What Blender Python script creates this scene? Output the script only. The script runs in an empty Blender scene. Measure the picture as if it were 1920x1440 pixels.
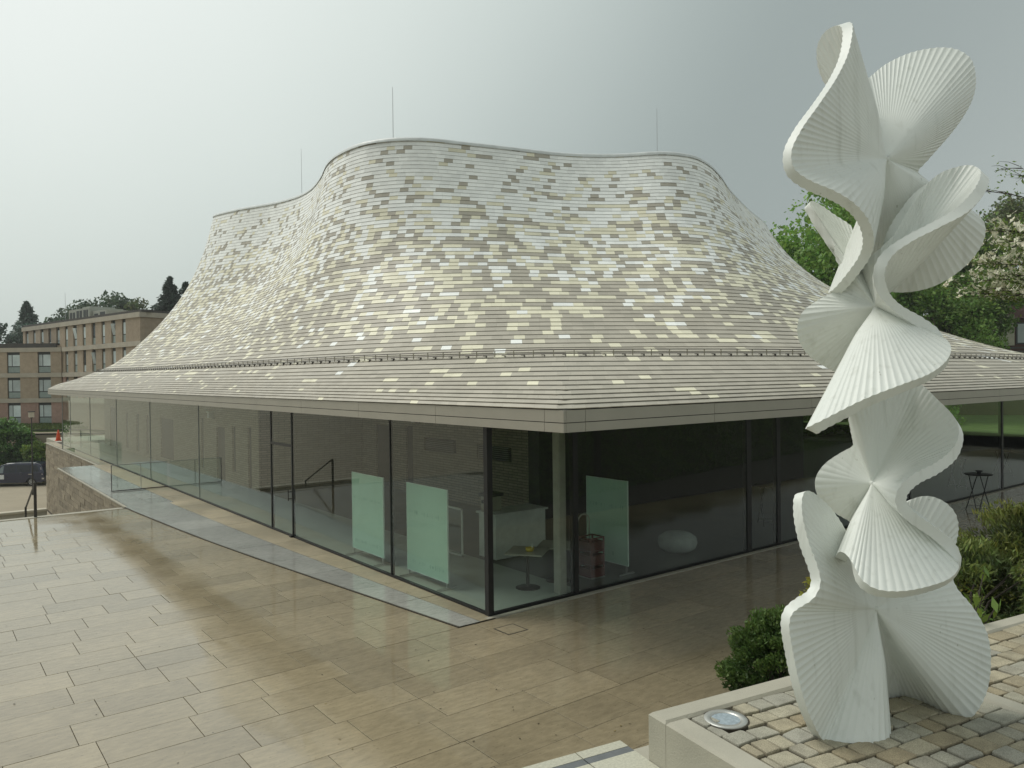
import bpy, math, random
import numpy as np
from mathutils import Matrix, Vector

random.seed(7)
rng = np.random.default_rng(11)
scene = bpy.context.scene
COL = scene.collection
R = math.radians

# ------------------------------------------------------------------ camera
CAM_POS = np.array([-7.839, -10.807, 4.14])
YAW, PITCH, ROLL, FPX = 0.91066, 0.00955, -0.01211, 1451.2


def cam_basis():
    f = np.array([math.cos(YAW) * math.cos(PITCH), math.sin(YAW) * math.cos(PITCH), -math.sin(PITCH)])
    r = np.array([math.sin(YAW), -math.cos(YAW), 0.0])
    u = np.cross(r, f)
    c, s = math.cos(ROLL), math.sin(ROLL)
    return f, r * c + u * s, -r * s + u * c


CF, CR, CU = cam_basis()
cam_data = bpy.data.cameras.new("camera")
cam_data.sensor_width = 36.0
cam_data.lens = FPX / 1920 * 36.0
cam_data.clip_start = 0.05
cam_data.clip_end = 3000
cam = bpy.data.objects.new("camera", cam_data)
COL.objects.link(cam)
cam.matrix_world = Matrix(((CR[0], CU[0], -CF[0], CAM_POS[0]), (CR[1], CU[1], -CF[1], CAM_POS[1]),
                           (CR[2], CU[2], -CF[2], CAM_POS[2]), (0, 0, 0, 1)))
scene.camera = cam


def in_view(P):
    """picture position (0..1) and depth of world points, used only to find which pieces show largest"""
    d = np.asarray(P, float) - CAM_POS
    z = d @ CF
    return 960 + FPX * (d @ CR) / z, 720 - FPX * (d @ CU) / z, z


# ------------------------------------------------------------------ sky and sun
SUN_AZ = YAW + R(70)          # the bright side of the overcast sky, ahead and to the left
SUN_EL = R(57)
world = bpy.data.worlds.new("World")
scene.world = world
world.use_nodes = True
nt = world.node_tree
nt.nodes.clear()
N = nt.nodes.new
out = N("ShaderNodeOutputWorld")
bg = N("ShaderNodeBackground")
bg.inputs["Strength"].default_value = 0.1
sky = N("ShaderNodeTexSky")
sky.sky_type = "NISHITA"
sky.sun_disc = False
sky.sun_elevation = SUN_EL
sky.sun_rotation = math.pi / 2 - SUN_AZ
sky.air_density = 1.5
sky.dust_density = 4.0
tc = N("ShaderNodeTexCoord")
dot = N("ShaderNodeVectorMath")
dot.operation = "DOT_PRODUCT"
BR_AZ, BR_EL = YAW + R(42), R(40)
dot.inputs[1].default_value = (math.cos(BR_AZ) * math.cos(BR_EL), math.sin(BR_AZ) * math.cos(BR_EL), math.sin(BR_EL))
nz = N("ShaderNodeTexNoise")
nz.inputs["Scale"].default_value = 1.6
nz.inputs["Detail"].default_value = 3
nmul = N("ShaderNodeMath")
nmul.operation = "MULTIPLY_ADD"
nmul.inputs[1].default_value = 0.07
nadd = N("ShaderNodeMath")
nadd.operation = "ADD"
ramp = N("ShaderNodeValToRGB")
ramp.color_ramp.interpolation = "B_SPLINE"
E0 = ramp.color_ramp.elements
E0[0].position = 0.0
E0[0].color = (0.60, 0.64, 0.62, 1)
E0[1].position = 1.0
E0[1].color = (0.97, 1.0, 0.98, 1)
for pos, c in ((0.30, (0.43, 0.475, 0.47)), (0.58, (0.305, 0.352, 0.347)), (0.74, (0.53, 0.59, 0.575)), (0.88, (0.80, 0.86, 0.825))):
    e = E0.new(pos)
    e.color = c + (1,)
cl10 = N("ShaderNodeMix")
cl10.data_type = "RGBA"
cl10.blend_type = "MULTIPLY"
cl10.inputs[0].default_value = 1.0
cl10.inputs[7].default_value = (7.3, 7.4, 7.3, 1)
mixs = N("ShaderNodeMix")
mixs.data_type = "RGBA"
mixs.inputs[0].default_value = 0.96
L = nt.links.new
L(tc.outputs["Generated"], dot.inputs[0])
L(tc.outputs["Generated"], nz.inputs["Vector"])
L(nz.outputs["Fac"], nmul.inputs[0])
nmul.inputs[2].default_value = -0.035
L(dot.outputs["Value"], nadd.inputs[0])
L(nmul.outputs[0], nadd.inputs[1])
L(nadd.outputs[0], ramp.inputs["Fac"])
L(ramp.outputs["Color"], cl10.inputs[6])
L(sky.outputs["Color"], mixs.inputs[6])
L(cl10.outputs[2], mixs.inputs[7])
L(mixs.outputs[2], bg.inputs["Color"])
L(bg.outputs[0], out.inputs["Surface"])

sun_data = bpy.data.lights.new("sun", "SUN")
sun_data.energy = 1.5
sun_data.angle = R(36)
sun_data.color = (1.0, 0.97, 0.90)
sun = bpy.data.objects.new("sun", sun_data)
COL.objects.link(sun)
sd = Vector((math.cos(SUN_AZ) * math.cos(SUN_EL), math.sin(SUN_AZ) * math.cos(SUN_EL), math.sin(SUN_EL)))
sun.rotation_euler = sd.to_track_quat("Z", "Y").to_euler()

scene.view_settings.view_transform = "Standard"
scene.view_settings.look = "None"
scene.view_settings.exposure = 0.38
scene.view_settings.gamma = 1.0
scene.render.engine = "CYCLES"
scene.cycles.use_denoising = True
scene.cycles.max_bounces = 8
scene.cycles.transparent_max_bounces = 16
scene.cycles.caustics_reflective = False
scene.cycles.caustics_refractive = False


# ------------------------------------------------------------------ helpers: materials
def new_mat(name):
    m = bpy.data.materials.new(name)
    m.use_nodes = True
    return m, m.node_tree, m.node_tree.nodes["Principled BSDF"]


def M(name, col, rough=0.6, var=0.12, scale=4.0, stretch=(1, 1, 1), bump=0.0, bscale=60.0, spec=0.5, rnd=0.0,
      metal=0.0, attr=False, rvar=0.0, coat=0.0):
    m, t, b = new_mat(name)
    n, l = t.nodes.new, t.links.new
    geo = n("ShaderNodeNewGeometry")
    mp = n("ShaderNodeMapping")
    mp.inputs["Scale"].default_value = stretch
    l(geo.outputs["Position"], mp.inputs["Vector"])
    tex = n("ShaderNodeTexNoise")
    tex.inputs["Scale"].default_value = scale
    tex.inputs["Detail"].default_value = 6
    tex.inputs["Roughness"].default_value = 0.6
    l(mp.outputs[0], tex.inputs["Vector"])
    mr = n("ShaderNodeMapRange")
    mr.inputs["From Min"].default_value = 0.3
    mr.inputs["From Max"].default_value = 0.7
    mr.inputs["To Min"].default_value = 1 - var
    mr.inputs["To Max"].default_value = 1 + var
    l(tex.outputs["Fac"], mr.inputs["Value"])
    fac = mr.outputs[0]
    if rnd:
        oi = n("ShaderNodeObjectInfo")
        mr2 = n("ShaderNodeMapRange")
        mr2.inputs["To Min"].default_value = 1 - rnd
        mr2.inputs["To Max"].default_value = 1 + rnd
        l(oi.outputs["Random"], mr2.inputs["Value"])
        mu = n("ShaderNodeMath")
        mu.operation = "MULTIPLY"
        l(fac, mu.inputs[0])
        l(mr2.outputs[0], mu.inputs[1])
        fac = mu.outputs[0]
    vm = n("ShaderNodeVectorMath")
    vm.operation = "SCALE"
    if attr:
        at = n("ShaderNodeAttribute")
        at.attribute_name = "Col"
        l(at.outputs["Color"], vm.inputs[0])
    else:
        vm.inputs[0].default_value = col[:3]
    l(fac, vm.inputs["Scale"])
    l(vm.outputs[0], b.inputs["Base Color"])
    b.inputs["Roughness"].default_value = rough
    if rvar:
        mr3 = n("ShaderNodeMapRange")
        mr3.inputs["From Min"].default_value = 0.35
        mr3.inputs["From Max"].default_value = 0.65
        mr3.inputs["To Min"].default_value = rough - rvar
        mr3.inputs["To Max"].default_value = rough + rvar
        tx2 = n("ShaderNodeTexNoise")
        tx2.inputs["Scale"].default_value = scale * 0.6
        tx2.inputs["Detail"].default_value = 4
        l(geo.outputs["Position"], tx2.inputs["Vector"])
        l(tx2.outputs["Fac"], mr3.inputs["Value"])
        l(mr3.outputs[0], b.inputs["Roughness"])
    b.inputs["Specular IOR Level"].default_value = spec
    b.inputs["Metallic"].default_value = metal
    b.inputs["Coat Weight"].default_value = coat
    if bump:
        bt = n("ShaderNodeTexNoise")
        bt.inputs["Scale"].default_value = bscale
        bt.inputs["Detail"].default_value = 5
        l(mp.outputs[0], bt.inputs["Vector"])
        bp = n("ShaderNodeBump")
        bp.inputs["Strength"].default_value = bump
        bp.inputs["Distance"].default_value = 0.02
        l(bt.outputs["Fac"], bp.inputs["Height"])
        l(bp.outputs[0], b.inputs["Normal"])
    return m


def glass_mat(name, tint, ior=1.55, rough=0.0):
    m, t, b = new_mat(name)
    n, l = t.nodes.new, t.links.new
    t.nodes.remove(b)
    o = t.nodes["Material Output"]
    tr = n("ShaderNodeBsdfTransparent")
    tr.inputs["Color"].default_value = tint + (1,)
    gl = n("ShaderNodeBsdfGlossy")
    gl.inputs["Roughness"].default_value = rough
    gl.inputs["Color"].default_value = (0.93, 0.97, 0.95, 1)
    # Schlick reflectance of a double pane, the same from both sides
    geo = n("ShaderNodeNewGeometry")
    dp = n("ShaderNodeVectorMath")
    dp.operation = "DOT_PRODUCT"
    l(geo.outputs["Incoming"], dp.inputs[0])
    l(geo.outputs["Normal"], dp.inputs[1])
    ab = n("ShaderNodeMath")
    ab.operation = "ABSOLUTE"
    l(dp.outputs["Value"], ab.inputs[0])
    om = n("ShaderNodeMath")
    om.operation = "SUBTRACT"
    om.inputs[0].default_value = 1.0
    l(ab.outputs[0], om.inputs[1])
    pw5 = n("ShaderNodeMath")
    pw5.operation = "POWER"
    pw5.inputs[1].default_value = 5.0
    l(om.outputs[0], pw5.inputs[0])
    fr = n("ShaderNodeMath")
    fr.operation = "MULTIPLY_ADD"
    f0 = ((ior - 1) / (ior + 1)) ** 2 * 1.8
    fr.inputs[1].default_value = 1 - f0
    fr.inputs[2].default_value = f0
    l(pw5.outputs[0], fr.inputs[0])
    mx = n("ShaderNodeMixShader")
    l(fr.outputs[0], mx.inputs[0])
    l(tr.outputs[0], mx.inputs[1])
    l(gl.outputs[0], mx.inputs[2])
    l(mx.outputs[0], o.inputs["Surface"])
    return m


def leaf_mat(name, var=0.25, trans=0.3):
    m, t, b = new_mat(name)
    n, l = t.nodes.new, t.links.new
    at = n("ShaderNodeAttribute")
    at.attribute_name = "Col"
    b.inputs["Roughness"].default_value = 0.5
    b.inputs["Specular IOR Level"].default_value = 0.3
    l(at.outputs["Color"], b.inputs["Base Color"])
    tl = n("ShaderNodeBsdfTranslucent")
    l(at.outputs["Color"], tl.inputs["Color"])
    mx = n("ShaderNodeMixShader")
    mx.inputs[0].default_value = trans
    l(b.outputs[0], mx.inputs[1])
    l(tl.outputs[0], mx.inputs[2])
    l(mx.outputs[0], t.nodes["Material Output"].inputs["Surface"])
    return m


# ------------------------------------------------------------------ helpers: objects
def link(o, parent=None):
    COL.objects.link(o)
    if parent is not None:
        o.parent = parent
        o.matrix_parent_inverse = Matrix.Translation(-Vector(parent.location)) if parent.type == "EMPTY" else Matrix()
    return o


def empty(name, loc=(0, 0, 0)):
    o = bpy.data.objects.new(name, None)
    o.location = loc
    o.empty_display_size = 0.2
    COL.objects.link(o)
    return o


def tag(o, label=None, cat=None, group=None, kind=None):
    if label:
        o["label"] = label
    if cat:
        o["category"] = cat
    if group:
        o["group"] = group
    if kind:
        o["kind"] = kind
    return o


def np_mesh(name, V, F, mat=None, parent=None, cols=None, smooth=False):
    """V (n,3), F (m,k) arrays with one face size"""
    V = np.asarray(V, np.float32)
    F = np.asarray(F, np.int32)
    me = bpy.data.meshes.new(name)
    k = F.shape[1]
    me.vertices.add(len(V))
    me.vertices.foreach_set("co", V.ravel())
    me.loops.add(F.size)
    me.loops.foreach_set("vertex_index", F.ravel())
    me.polygons.add(len(F))
    me.polygons.foreach_set("loop_start", np.arange(0, F.size, k, dtype=np.int32))
    me.polygons.foreach_set("loop_total", np.full(len(F), k, np.int32))
    me.polygons.foreach_set("use_smooth", np.full(len(F), smooth, bool))
    me.update(calc_edges=True)
    if cols is not None:
        a = me.attributes.new("Col", "FLOAT_COLOR", "FACE")
        c = np.ones((len(F), 4), np.float32)
        c[:, :3] = cols
        a.data.foreach_set("color", c.ravel())
    if mat:
        me.materials.append(mat)
    o = bpy.data.objects.new(name, me)
    return link(o, parent)


class MB:
    """collects boxes, tubes and prisms and links them as one mesh object"""

    def __init__(self):
        self.v, self.f = [], []

    def add(self, V, F):
        k = len(self.v)
        self.v += [tuple(map(float, q)) for q in V]
        self.f += [tuple(i + k for i in q) for q in F]
        return self

    def box(self, lo, hi, bevel=0.0):
        x0, y0, z0 = lo
        x1, y1, z1 = hi
        if bevel <= 0:
            return self.add([(x0, y0, z0), (x1, y0, z0), (x1, y1, z0), (x0, y1, z0), (x0, y0, z1), (x1, y0, z1), (x1, y1, z1), (x0, y1, z1)],
                            [(0, 3, 2, 1), (4, 5, 6, 7), (0, 1, 5, 4), (1, 2, 6, 5), (2, 3, 7, 6), (3, 0, 4, 7)])
        b = bevel
        V = []
        for z, o in ((z0, b), (z0 + b, 0), (z1 - b, 0), (z1, b)):
            V += [(x0 + o, y0 + b, z), (x0 + b, y0 + o, z), (x1 - b, y0 + o, z), (x1 - o, y0 + b, z), (x1 - o, y1 - b, z), (x1 - b, y1 - o, z),
                  (x0 + b, y1 - o, z), (x0 + o, y1 - b, z)]
        F = [tuple(range(7, -1, -1)), tuple(range(24, 32))]
        for r in range(3):
            for i in range(8):
                j = (i + 1) % 8
                F.append((r * 8 + i, r * 8 + j, r * 8 + 8 + j, r * 8 + 8 + i))
        return self.add(V, F)

    def obox(self, c, ax, ay, az):
        """oriented box: centre and three half-axis vectors"""
        c, ax, ay, az = map(np.array, (c, ax, ay, az))
        V = [c + sx * ax + sy * ay + sz * az for sz in (-1, 1) for sx, sy in ((-1, -1), (1, -1), (1, 1), (-1, 1))]
        return self.add(V, [(0, 3, 2, 1), (4, 5, 6, 7), (0, 1, 5, 4), (1, 2, 6, 5), (2, 3, 7, 6), (3, 0, 4, 7)])

    def tube(self, pts, rad, n=8, caps=True):
        pts = [np.array(q, float) for q in pts]
        rads = rad if isinstance(rad, (list, tuple)) else [rad] * len(pts)
        k0 = len(self.v)
        prev = None
        for i, q in enumerate(pts):
            d = pts[min(i + 1, len(pts) - 1)] - pts[max(i - 1, 0)]
            d /= (np.linalg.norm(d) + 1e-9)
            if prev is None:
                a = np.cross(d, (0, 0, 1)) if abs(d[2]) < 0.9 else np.cross(d, (1, 0, 0))
            else:
                a = prev - d * (prev @ d)
            a /= np.linalg.norm(a)
            prev = a
            b = np.cross(d, a)
            for j in range(n):
                w = 2 * math.pi * j / n
                self.v.append(tuple(q + rads[i] * (math.cos(w) * a + math.sin(w) * b)))
        for i in range(len(pts) - 1):
            for j in range(n):
                j2 = (j + 1) % n
                self.f.append((k0 + i * n + j, k0 + i * n + j2, k0 + (i + 1) * n + j2, k0 + (i + 1) * n + j))
        if caps:
            self.f.append(tuple(k0 + j for j in range(n - 1, -1, -1)))
            self.f.append(tuple(k0 + (len(pts) - 1) * n + j for j in range(n)))
        return self

    def lathe(self, c, prof, n=24):
        k0 = len(self.v)
        for r, z in prof:
            for j in range(n):
                w = 2 * math.pi * j / n
                self.v.append((c[0] + r * math.cos(w), c[1] + r * math.sin(w), c[2] + z))
        for i in range(len(prof) - 1):
            for j in range(n):
                j2 = (j + 1) % n
                self.f.append((k0 + i * n + j, k0 + i * n + j2, k0 + (i + 1) * n + j2, k0 + (i + 1) * n + j))
        self.f.append(tuple(k0 + j for j in range(n - 1, -1, -1)))
        self.f.append(tuple(k0 + (len(prof) - 1) * n + j for j in range(n)))
        return self

    def prism(self, poly, axis_vec):
        """closed polygon (3D points) extruded along a vector"""
        n = len(poly)
        a = np.array(axis_vec, float)
        V = [np.array(q, float) for q in poly] + [np.array(q, float) + a for q in poly]
        F = [tuple(range(n - 1, -1, -1)), tuple(range(n, 2 * n))] + [(i, (i + 1) % n, n + (i + 1) % n, n + i) for i in range(n)]
        return self.add(V, F)

    def build(self, name, mat=None, parent=None, smooth=False):
        me = bpy.data.meshes.new(name)
        me.from_pydata(self.v, [], self.f)
        me.update()
        if smooth:
            me.polygons.foreach_set("use_smooth", np.ones(len(me.polygons), bool))
        if mat:
            me.materials.append(mat)
        return link(bpy.data.objects.new(name, me), parent)


def bx(name, lo, hi, mat, parent=None, bevel=0.0):
    return MB().box(lo, hi, bevel).build(name, mat, parent)


def copy_tree(o, parent=None, dloc=(0, 0, 0), rz=None):
    c = o.copy()
    COL.objects.link(c)
    c.parent = parent
    if parent is None:
        c.location = Vector(o.location) + Vector(dloc)
        if rz is not None:
            c.rotation_euler = (0, 0, rz)
    for ch in [q for q in bpy.data.objects if q.parent == o]:
        copy_tree(ch, c)
    return c


# ------------------------------------------------------------------ materials
def plaza_material(name, base, wet=True, grain=(0.7, 1.9, 1), rlo=0.035, rhi=0.13, rnd=0.12, cell=False):
    """sawn sandstone with grain, pits and a wet film of uneven gloss"""
    m, t, b = new_mat(name)
    n, l = t.nodes.new, t.links.new
    geo = n("ShaderNodeNewGeometry")
    mp = n("ShaderNodeMapping")
    mp.inputs["Scale"].default_value = grain
    l(geo.outputs["Position"], mp.inputs["Vector"])
    n1 = n("ShaderNodeTexNoise")
    n1.inputs["Scale"].default_value = 7
    n1.inputs["Detail"].default_value = 8
    n1.inputs["Roughness"].default_value = 0.65
    l(mp.outputs[0], n1.inputs["Vector"])
    n2 = n("ShaderNodeTexNoise")
    n2.inputs["Scale"].default_value = 0.55
    n2.inputs["Detail"].default_value = 4
    l(geo.outputs["Position"], n2.inputs["Vector"])
    n3 = n("ShaderNodeTexNoise")
    n3.inputs["Scale"].default_value = 30
    n3.inputs["Detail"].default_value = 3
    l(mp.outputs[0], n3.inputs["Vector"])
    pit = n("ShaderNodeMapRange")
    pit.inputs["From Min"].default_value = 0.27
    pit.inputs["From Max"].default_value = 0.36
    pit.inputs["To Min"].default_value = 0.45
    pit.inputs["To Max"].default_value = 1.0
    l(n3.outputs["Fac"], pit.inputs["Value"])
    rp = n("ShaderNodeValToRGB")
    e = rp.color_ramp.elements
    e[0].position = 0.3
    e[0].color = tuple(c * 0.80 for c in base) + (1,)
    e[1].position = 0.72
    e[1].color = tuple(min(1, c * 1.16) for c in base) + (1,)
    l(n1.outputs["Fac"], rp.inputs["Fac"])
    oi = n("ShaderNodeObjectInfo")
    rmr = n("ShaderNodeMapRange")
    rmr.inputs["To Min"].default_value = 1 - rnd
    rmr.inputs["To Max"].default_value = 1 + rnd
    l(oi.outputs["Random"], rmr.inputs["Value"])
    big = n("ShaderNodeMapRange")
    big.inputs["From Min"].default_value = 0.3
    big.inputs["From Max"].default_value = 0.7
    big.inputs["To Min"].default_value = 0.85
    big.inputs["To Max"].default_value = 1.12
    l(n2.outputs["Fac"], big.inputs["Value"])
    m1 = n("ShaderNodeMath")
    m1.operation = "MULTIPLY"
    l(pit.outputs[0], m1.inputs[0])
    l(rmr.outputs[0], m1.inputs[1])
    m2 = n("ShaderNodeMath")
    m2.operation = "MULTIPLY"
    l(m1.outputs[0], m2.inputs[0])
    l(big.outputs[0], m2.inputs[1])
    vm = n("ShaderNodeVectorMath")
    vm.operation = "SCALE"
    l(rp.outputs["Color"], vm.inputs[0])
    l(m2.outputs[0], vm.inputs["Scale"])
    l(vm.outputs[0], b.inputs["Base Color"])
    rr = n("ShaderNodeMapRange")
    rr.inputs["From Min"].default_value = 0.36
    rr.inputs["From Max"].default_value = 0.64
    rr.inputs["To Min"].default_value = rlo
    rr.inputs["To Max"].default_value = rhi
    l(n2.outputs["Fac"], rr.inputs["Value"])
    l(rr.outputs[0], b.inputs["Roughness"])
    b.inputs["Specular IOR Level"].default_value = 1.0
    bp = n("ShaderNodeBump")
    bp.inputs["Strength"].default_value = 0.05
    bp.inputs["Distance"].default_value = 0.004
    l(n1.outputs["Fac"], bp.inputs["Height"])
    l(bp.outputs[0], b.inputs["Normal"])
    return m


def brick_material(name, base, dark, w=0.5, h=0.12, mortar=0.012, axis="x", rough=0.8):
    """coursed stone, for walls too far off or too dim to tell the stones apart"""
    m, t, b = new_mat(name)
    n, l = t.nodes.new, t.links.new
    geo = n("ShaderNodeNewGeometry")
    sep = n("ShaderNodeSeparateXYZ")
    l(geo.outputs["Position"], sep.inputs[0])
    add = n("ShaderNodeMath")
    add.operation = "ADD"
    l(sep.outputs["X"], add.inputs[0])
    l(sep.outputs["Y"], add.inputs[1])
    cmb = n("ShaderNodeCombineXYZ")
    l(add.outputs[0], cmb.inputs["X"])
    l(sep.outputs["Z"], cmb.inputs["Y"])
    br = n("ShaderNodeTexBrick")
    br.inputs["Scale"].default_value = 1.0
    br.inputs["Brick Width"].default_value = w
    br.inputs["Row Height"].default_value = h
    br.inputs["Mortar Size"].default_value = mortar
    br.inputs["Color1"].default_value = tuple(base) + (1,)
    br.inputs["Color2"].default_value = tuple(c * 0.72 for c in base) + (1,)
    br.inputs["Mortar"].default_value = tuple(dark) + (1,)
    l(cmb.outputs[0], br.inputs["Vector"])
    no = n("ShaderNodeTexNoise")
    no.inputs["Scale"].default_value = 9
    no.inputs["Detail"].default_value = 6
    l(geo.outputs["Position"], no.inputs["Vector"])
    mr = n("ShaderNodeMapRange")
    mr.inputs["To Min"].default_value = 0.7
    mr.inputs["To Max"].default_value = 1.3
    l(no.outputs["Fac"], mr.inputs["Value"])
    vm = n("ShaderNodeVectorMath")
    vm.operation = "SCALE"
    l(br.outputs["Color"], vm.inputs[0])
    l(mr.outputs[0], vm.inputs["Scale"])
    l(vm.outputs[0], b.inputs["Base Color"])
    b.inputs["Roughness"].default_value = rough
    return m


MT = dict(
    stone=plaza_material("wet_sandstone", (0.312, 0.260, 0.168)),
    deck_wet=plaza_material("wet_grey_stone", (0.36, 0.36, 0.325), rlo=0.06, rhi=0.16),
    deck_dry=plaza_material("sheltered_sandstone", (0.37, 0.315, 0.205), rlo=0.35, rhi=0.6),
    joint=M("dark_joint", (0.05, 0.042, 0.03), 0.9),
    tile=M("glazed_roof_tile", (1, 1, 1), 0.50, 0.06, 2.0, attr=True, rvar=0.08, spec=0.35),
    membrane=M("dark_roof_membrane", (0.03, 0.03, 0.027), 0.9),
    coping=M("pale_roof_coping", (0.62, 0.65, 0.64), 0.35),
    fascia=M("champagne_metal", (0.40, 0.375, 0.315), 0.42, 0.05, 1.5, metal=0.25),
    fascia2=M("grey_metal_shadow_gap", (0.03, 0.03, 0.028), 0.8),
    soffit=M("soffit_plaster", (0.30, 0.29, 0.27), 0.8),
    frame=M("black_window_frame", (0.006, 0.006, 0.0065), 0.4),
    glass=glass_mat("facade_glass", (0.84, 0.91, 0.87)),
    clear=glass_mat("balustrade_glass", (0.86, 0.93, 0.90), 1.45),
    wallin=brick_material("interior_coursed_stone", (0.33, 0.285, 0.215), (0.12, 0.105, 0.085), 0.45, 0.085, 0.01),
    dark=M("dark_parts_and_slot_shade", (0.016, 0.015, 0.018), 0.7),
    floorin=M("pale_interior_floor", (0.36, 0.40, 0.35), 0.3, 0.06, 0.8),
    steel=M("brushed_steel", (0.42, 0.43, 0.42), 0.35, metal=0.9),
    dsteel=M("dark_steel", (0.06, 0.055, 0.05), 0.45, metal=0.6),
    white=None,
    concrete=M("light_concrete", (0.40, 0.38, 0.31), 0.75, 0.10, 3.0, bump=0.15, bscale=120),
    terrace=M("terrace_slab_granite", (0.47, 0.46, 0.37), 0.7, 0.16, 90.0, bump=0.1, bscale=200, rnd=0.05),
    strip=M("slate_inlay", (0.13, 0.14, 0.145), 0.6, 0.1, 20),
    soil=M("planting_soil", (0.055, 0.042, 0.028), 0.95, 0.3, 8, bump=0.5, bscale=25),
    grass=M("grass_ground", (0.10, 0.15, 0.035), 0.9, 0.35, 2.0, bump=0.4, bscale=20),
    asphalt=M("pale_parking_paving", (0.33, 0.285, 0.205), 0.75, 0.08, 0.6),
    bark=M("bark", (0.06, 0.05, 0.04), 0.9, 0.3, 10, bump=0.5, bscale=30),
    leaf=leaf_mat("leaves"),
)


def sculpture_material():
    """white lacquer with thin rain streaks and specks of grime"""
    m = M("white_lacquer_sculpture", (0.73, 0.755, 0.71), 0.42, 0.03, 2.2, rvar=0.06, bump=0.02, bscale=400)
    t = m.node_tree
    n, l = t.nodes.new, t.links.new
    b = t.nodes["Principled BSDF"]
    src = b.inputs["Base Color"].links[0].from_socket
    geo = n("ShaderNodeNewGeometry")
    mp = n("ShaderNodeMapping")
    mp.inputs["Scale"].default_value = (26, 26, 1.6)
    l(geo.outputs["Position"], mp.inputs["Vector"])
    st = n("ShaderNodeTexNoise")
    st.inputs["Scale"].default_value = 1.0
    st.inputs["Detail"].default_value = 5
    l(mp.outputs[0], st.inputs["Vector"])
    r1 = n("ShaderNodeMapRange")
    r1.inputs["From Min"].default_value = 0.56
    r1.inputs["From Max"].default_value = 0.78
    r1.inputs["To Max"].default_value = 0.30
    l(st.outputs["Fac"], r1.inputs["Value"])
    sp = n("ShaderNodeTexNoise")
    sp.inputs["Scale"].default_value = 45
    sp.inputs["Detail"].default_value = 4
    l(geo.outputs["Position"], sp.inputs["Vector"])
    r2 = n("ShaderNodeMapRange")
    r2.inputs["From Min"].default_value = 0.70
    r2.inputs["From Max"].default_value = 0.76
    r2.inputs["To Max"].default_value = 0.55
    l(sp.outputs["Fac"], r2.inputs["Value"])
    mx = n("ShaderNodeMath")
    mx.operation = "MAXIMUM"
    l(r1.outputs[0], mx.inputs[0])
    l(r2.outputs[0], mx.inputs[1])
    mix = n("ShaderNodeMix")
    mix.data_type = "RGBA"
    l(mx.outputs[0], mix.inputs[0])
    l(src, mix.inputs[6])
    mix.inputs[7].default_value = (0.33, 0.34, 0.27, 1)
    l(mix.outputs[2], b.inputs["Base Color"])
    return m


MT["white"] = sculpture_material()

# ------------------------------------------------------------------ plan of the place
# world X runs along the right-hand glass front, Y along the left-hand one; the glass corner stands on the origin
XE, YE, ZT = -0.6, -2.658, 3.656        # roof edge near the corner, top of fascia
XM, YM = 38.0, 49.3
ZB = 3.338                              # bottom of fascia
GX, GY = 36.0, 47.6                     # far ends of the glass fronts
TERR, PLIN = 2.50, 2.70                 # level of the upper terrace, top of the sculpture plinth
ea = R(-10.0)
e1 = np.array([math.cos(ea), math.sin(ea), 0])     # along the terrace edge
e2 = np.array([math.sin(ea), -math.cos(ea), 0])    # back from the edge, towards the viewer
C0 = np.array([-5.38, -8.56, 0.0])                 # plinth corner


def tp(a, b, z):
    return C0 + a * e1 + b * e2 + np.array([0, 0, z])


# ground sheets
tag(np_mesh("ground", [(-600, -600, -4.7), (900, -600, -4.7), (900, 900, -4.7), (-600, 900, -4.7)], [(0, 1, 2, 3)], MT["asphalt"]), kind="structure")
m = MB()
m.box((-60, -60, -4.69), (120, 17.02, -0.016))
m.box((-2.28, 17.02, -4.69), (38.5, 32.0, -0.016))
m.box((-0.55, 32.0, -4.69), (38.5, 50.6, -0.016))
plaza = tag(m.build("plaza", MT["joint"]), kind="structure")
lawn = tag(np_mesh("lawn", [(38.5, -60, -0.01), (200, -60, -0.01), (200, 200, 3.0), (38.5, 200, 3.0)], [(0, 1, 2, 3)], MT["grass"]), kind="structure")
bx("kerb", (-60, 16.78, -0.16), (-2.45, 17.06, 0.012), MT["concrete"], plaza)


def slab(poly, h=0.014, ch=0.002, dz=0.0, tilt=(0, 0)):
    """one paving stone: top with a small arris, sides down into the joint"""
    P = np.array(poly, float)
    c = P.mean(0)
    n = len(P)
    ins = P + (c - P) / np.linalg.norm(c - P, axis=1)[:, None] * ch * 1.4
    zt = dz + tilt[0] * (ins[:, 0] - c[0]) + tilt[1] * (ins[:, 1] - c[1])
    V = [(*q, z) for q, z in zip(ins, zt)] + [(*q, z - ch * 0.6) for q, z in zip(P, zt)] + [(*q, -h) for q in P]
    F = [tuple(range(n))] + [(n + i, n + (i + 1) % n, (i + 1) % n, i) for i in range(n)] + \
        [(2 * n + i, 2 * n + (i + 1) % n, n + (i + 1) % n, n + i) for i in range(n)]
    return V, F


def pieces(name, polys, mat, parent, limit=300, **kw):
    """the largest pieces in the picture are objects of their own, the rest one mesh"""
    area = []
    for P in polys:
        P = np.array(P, float)
        x, y, z = in_view(np.c_[P, np.zeros(len(P))])
        ok = (z.min() > 0.5) and x.max() > -20 and x.min() < 1940 and y.min() < 1460
        a = 0.5 * abs(np.dot(x, np.roll(y, 1)) - np.dot(y, np.roll(x, 1))) if ok else 0
        area.append(a)
    order = np.argsort(area)[::-1]
    big = set(int(i) for i in order[:limit] if area[i] > 60)
    rest = MB()
    for i, P in enumerate(polys):
        V, F = slab(P, dz=random.uniform(-0.0016, 0.0016), tilt=(random.uniform(-1, 1) * 0.0018, random.uniform(-1, 1) * 0.0018), **kw)
        if i in big:
            MB().add(V, F).build(name, mat, parent)
        else:
            rest.add(V, F)
    if rest.v:
        tag(rest.build(name + "s_far", mat, parent), kind="stuff")


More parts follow.
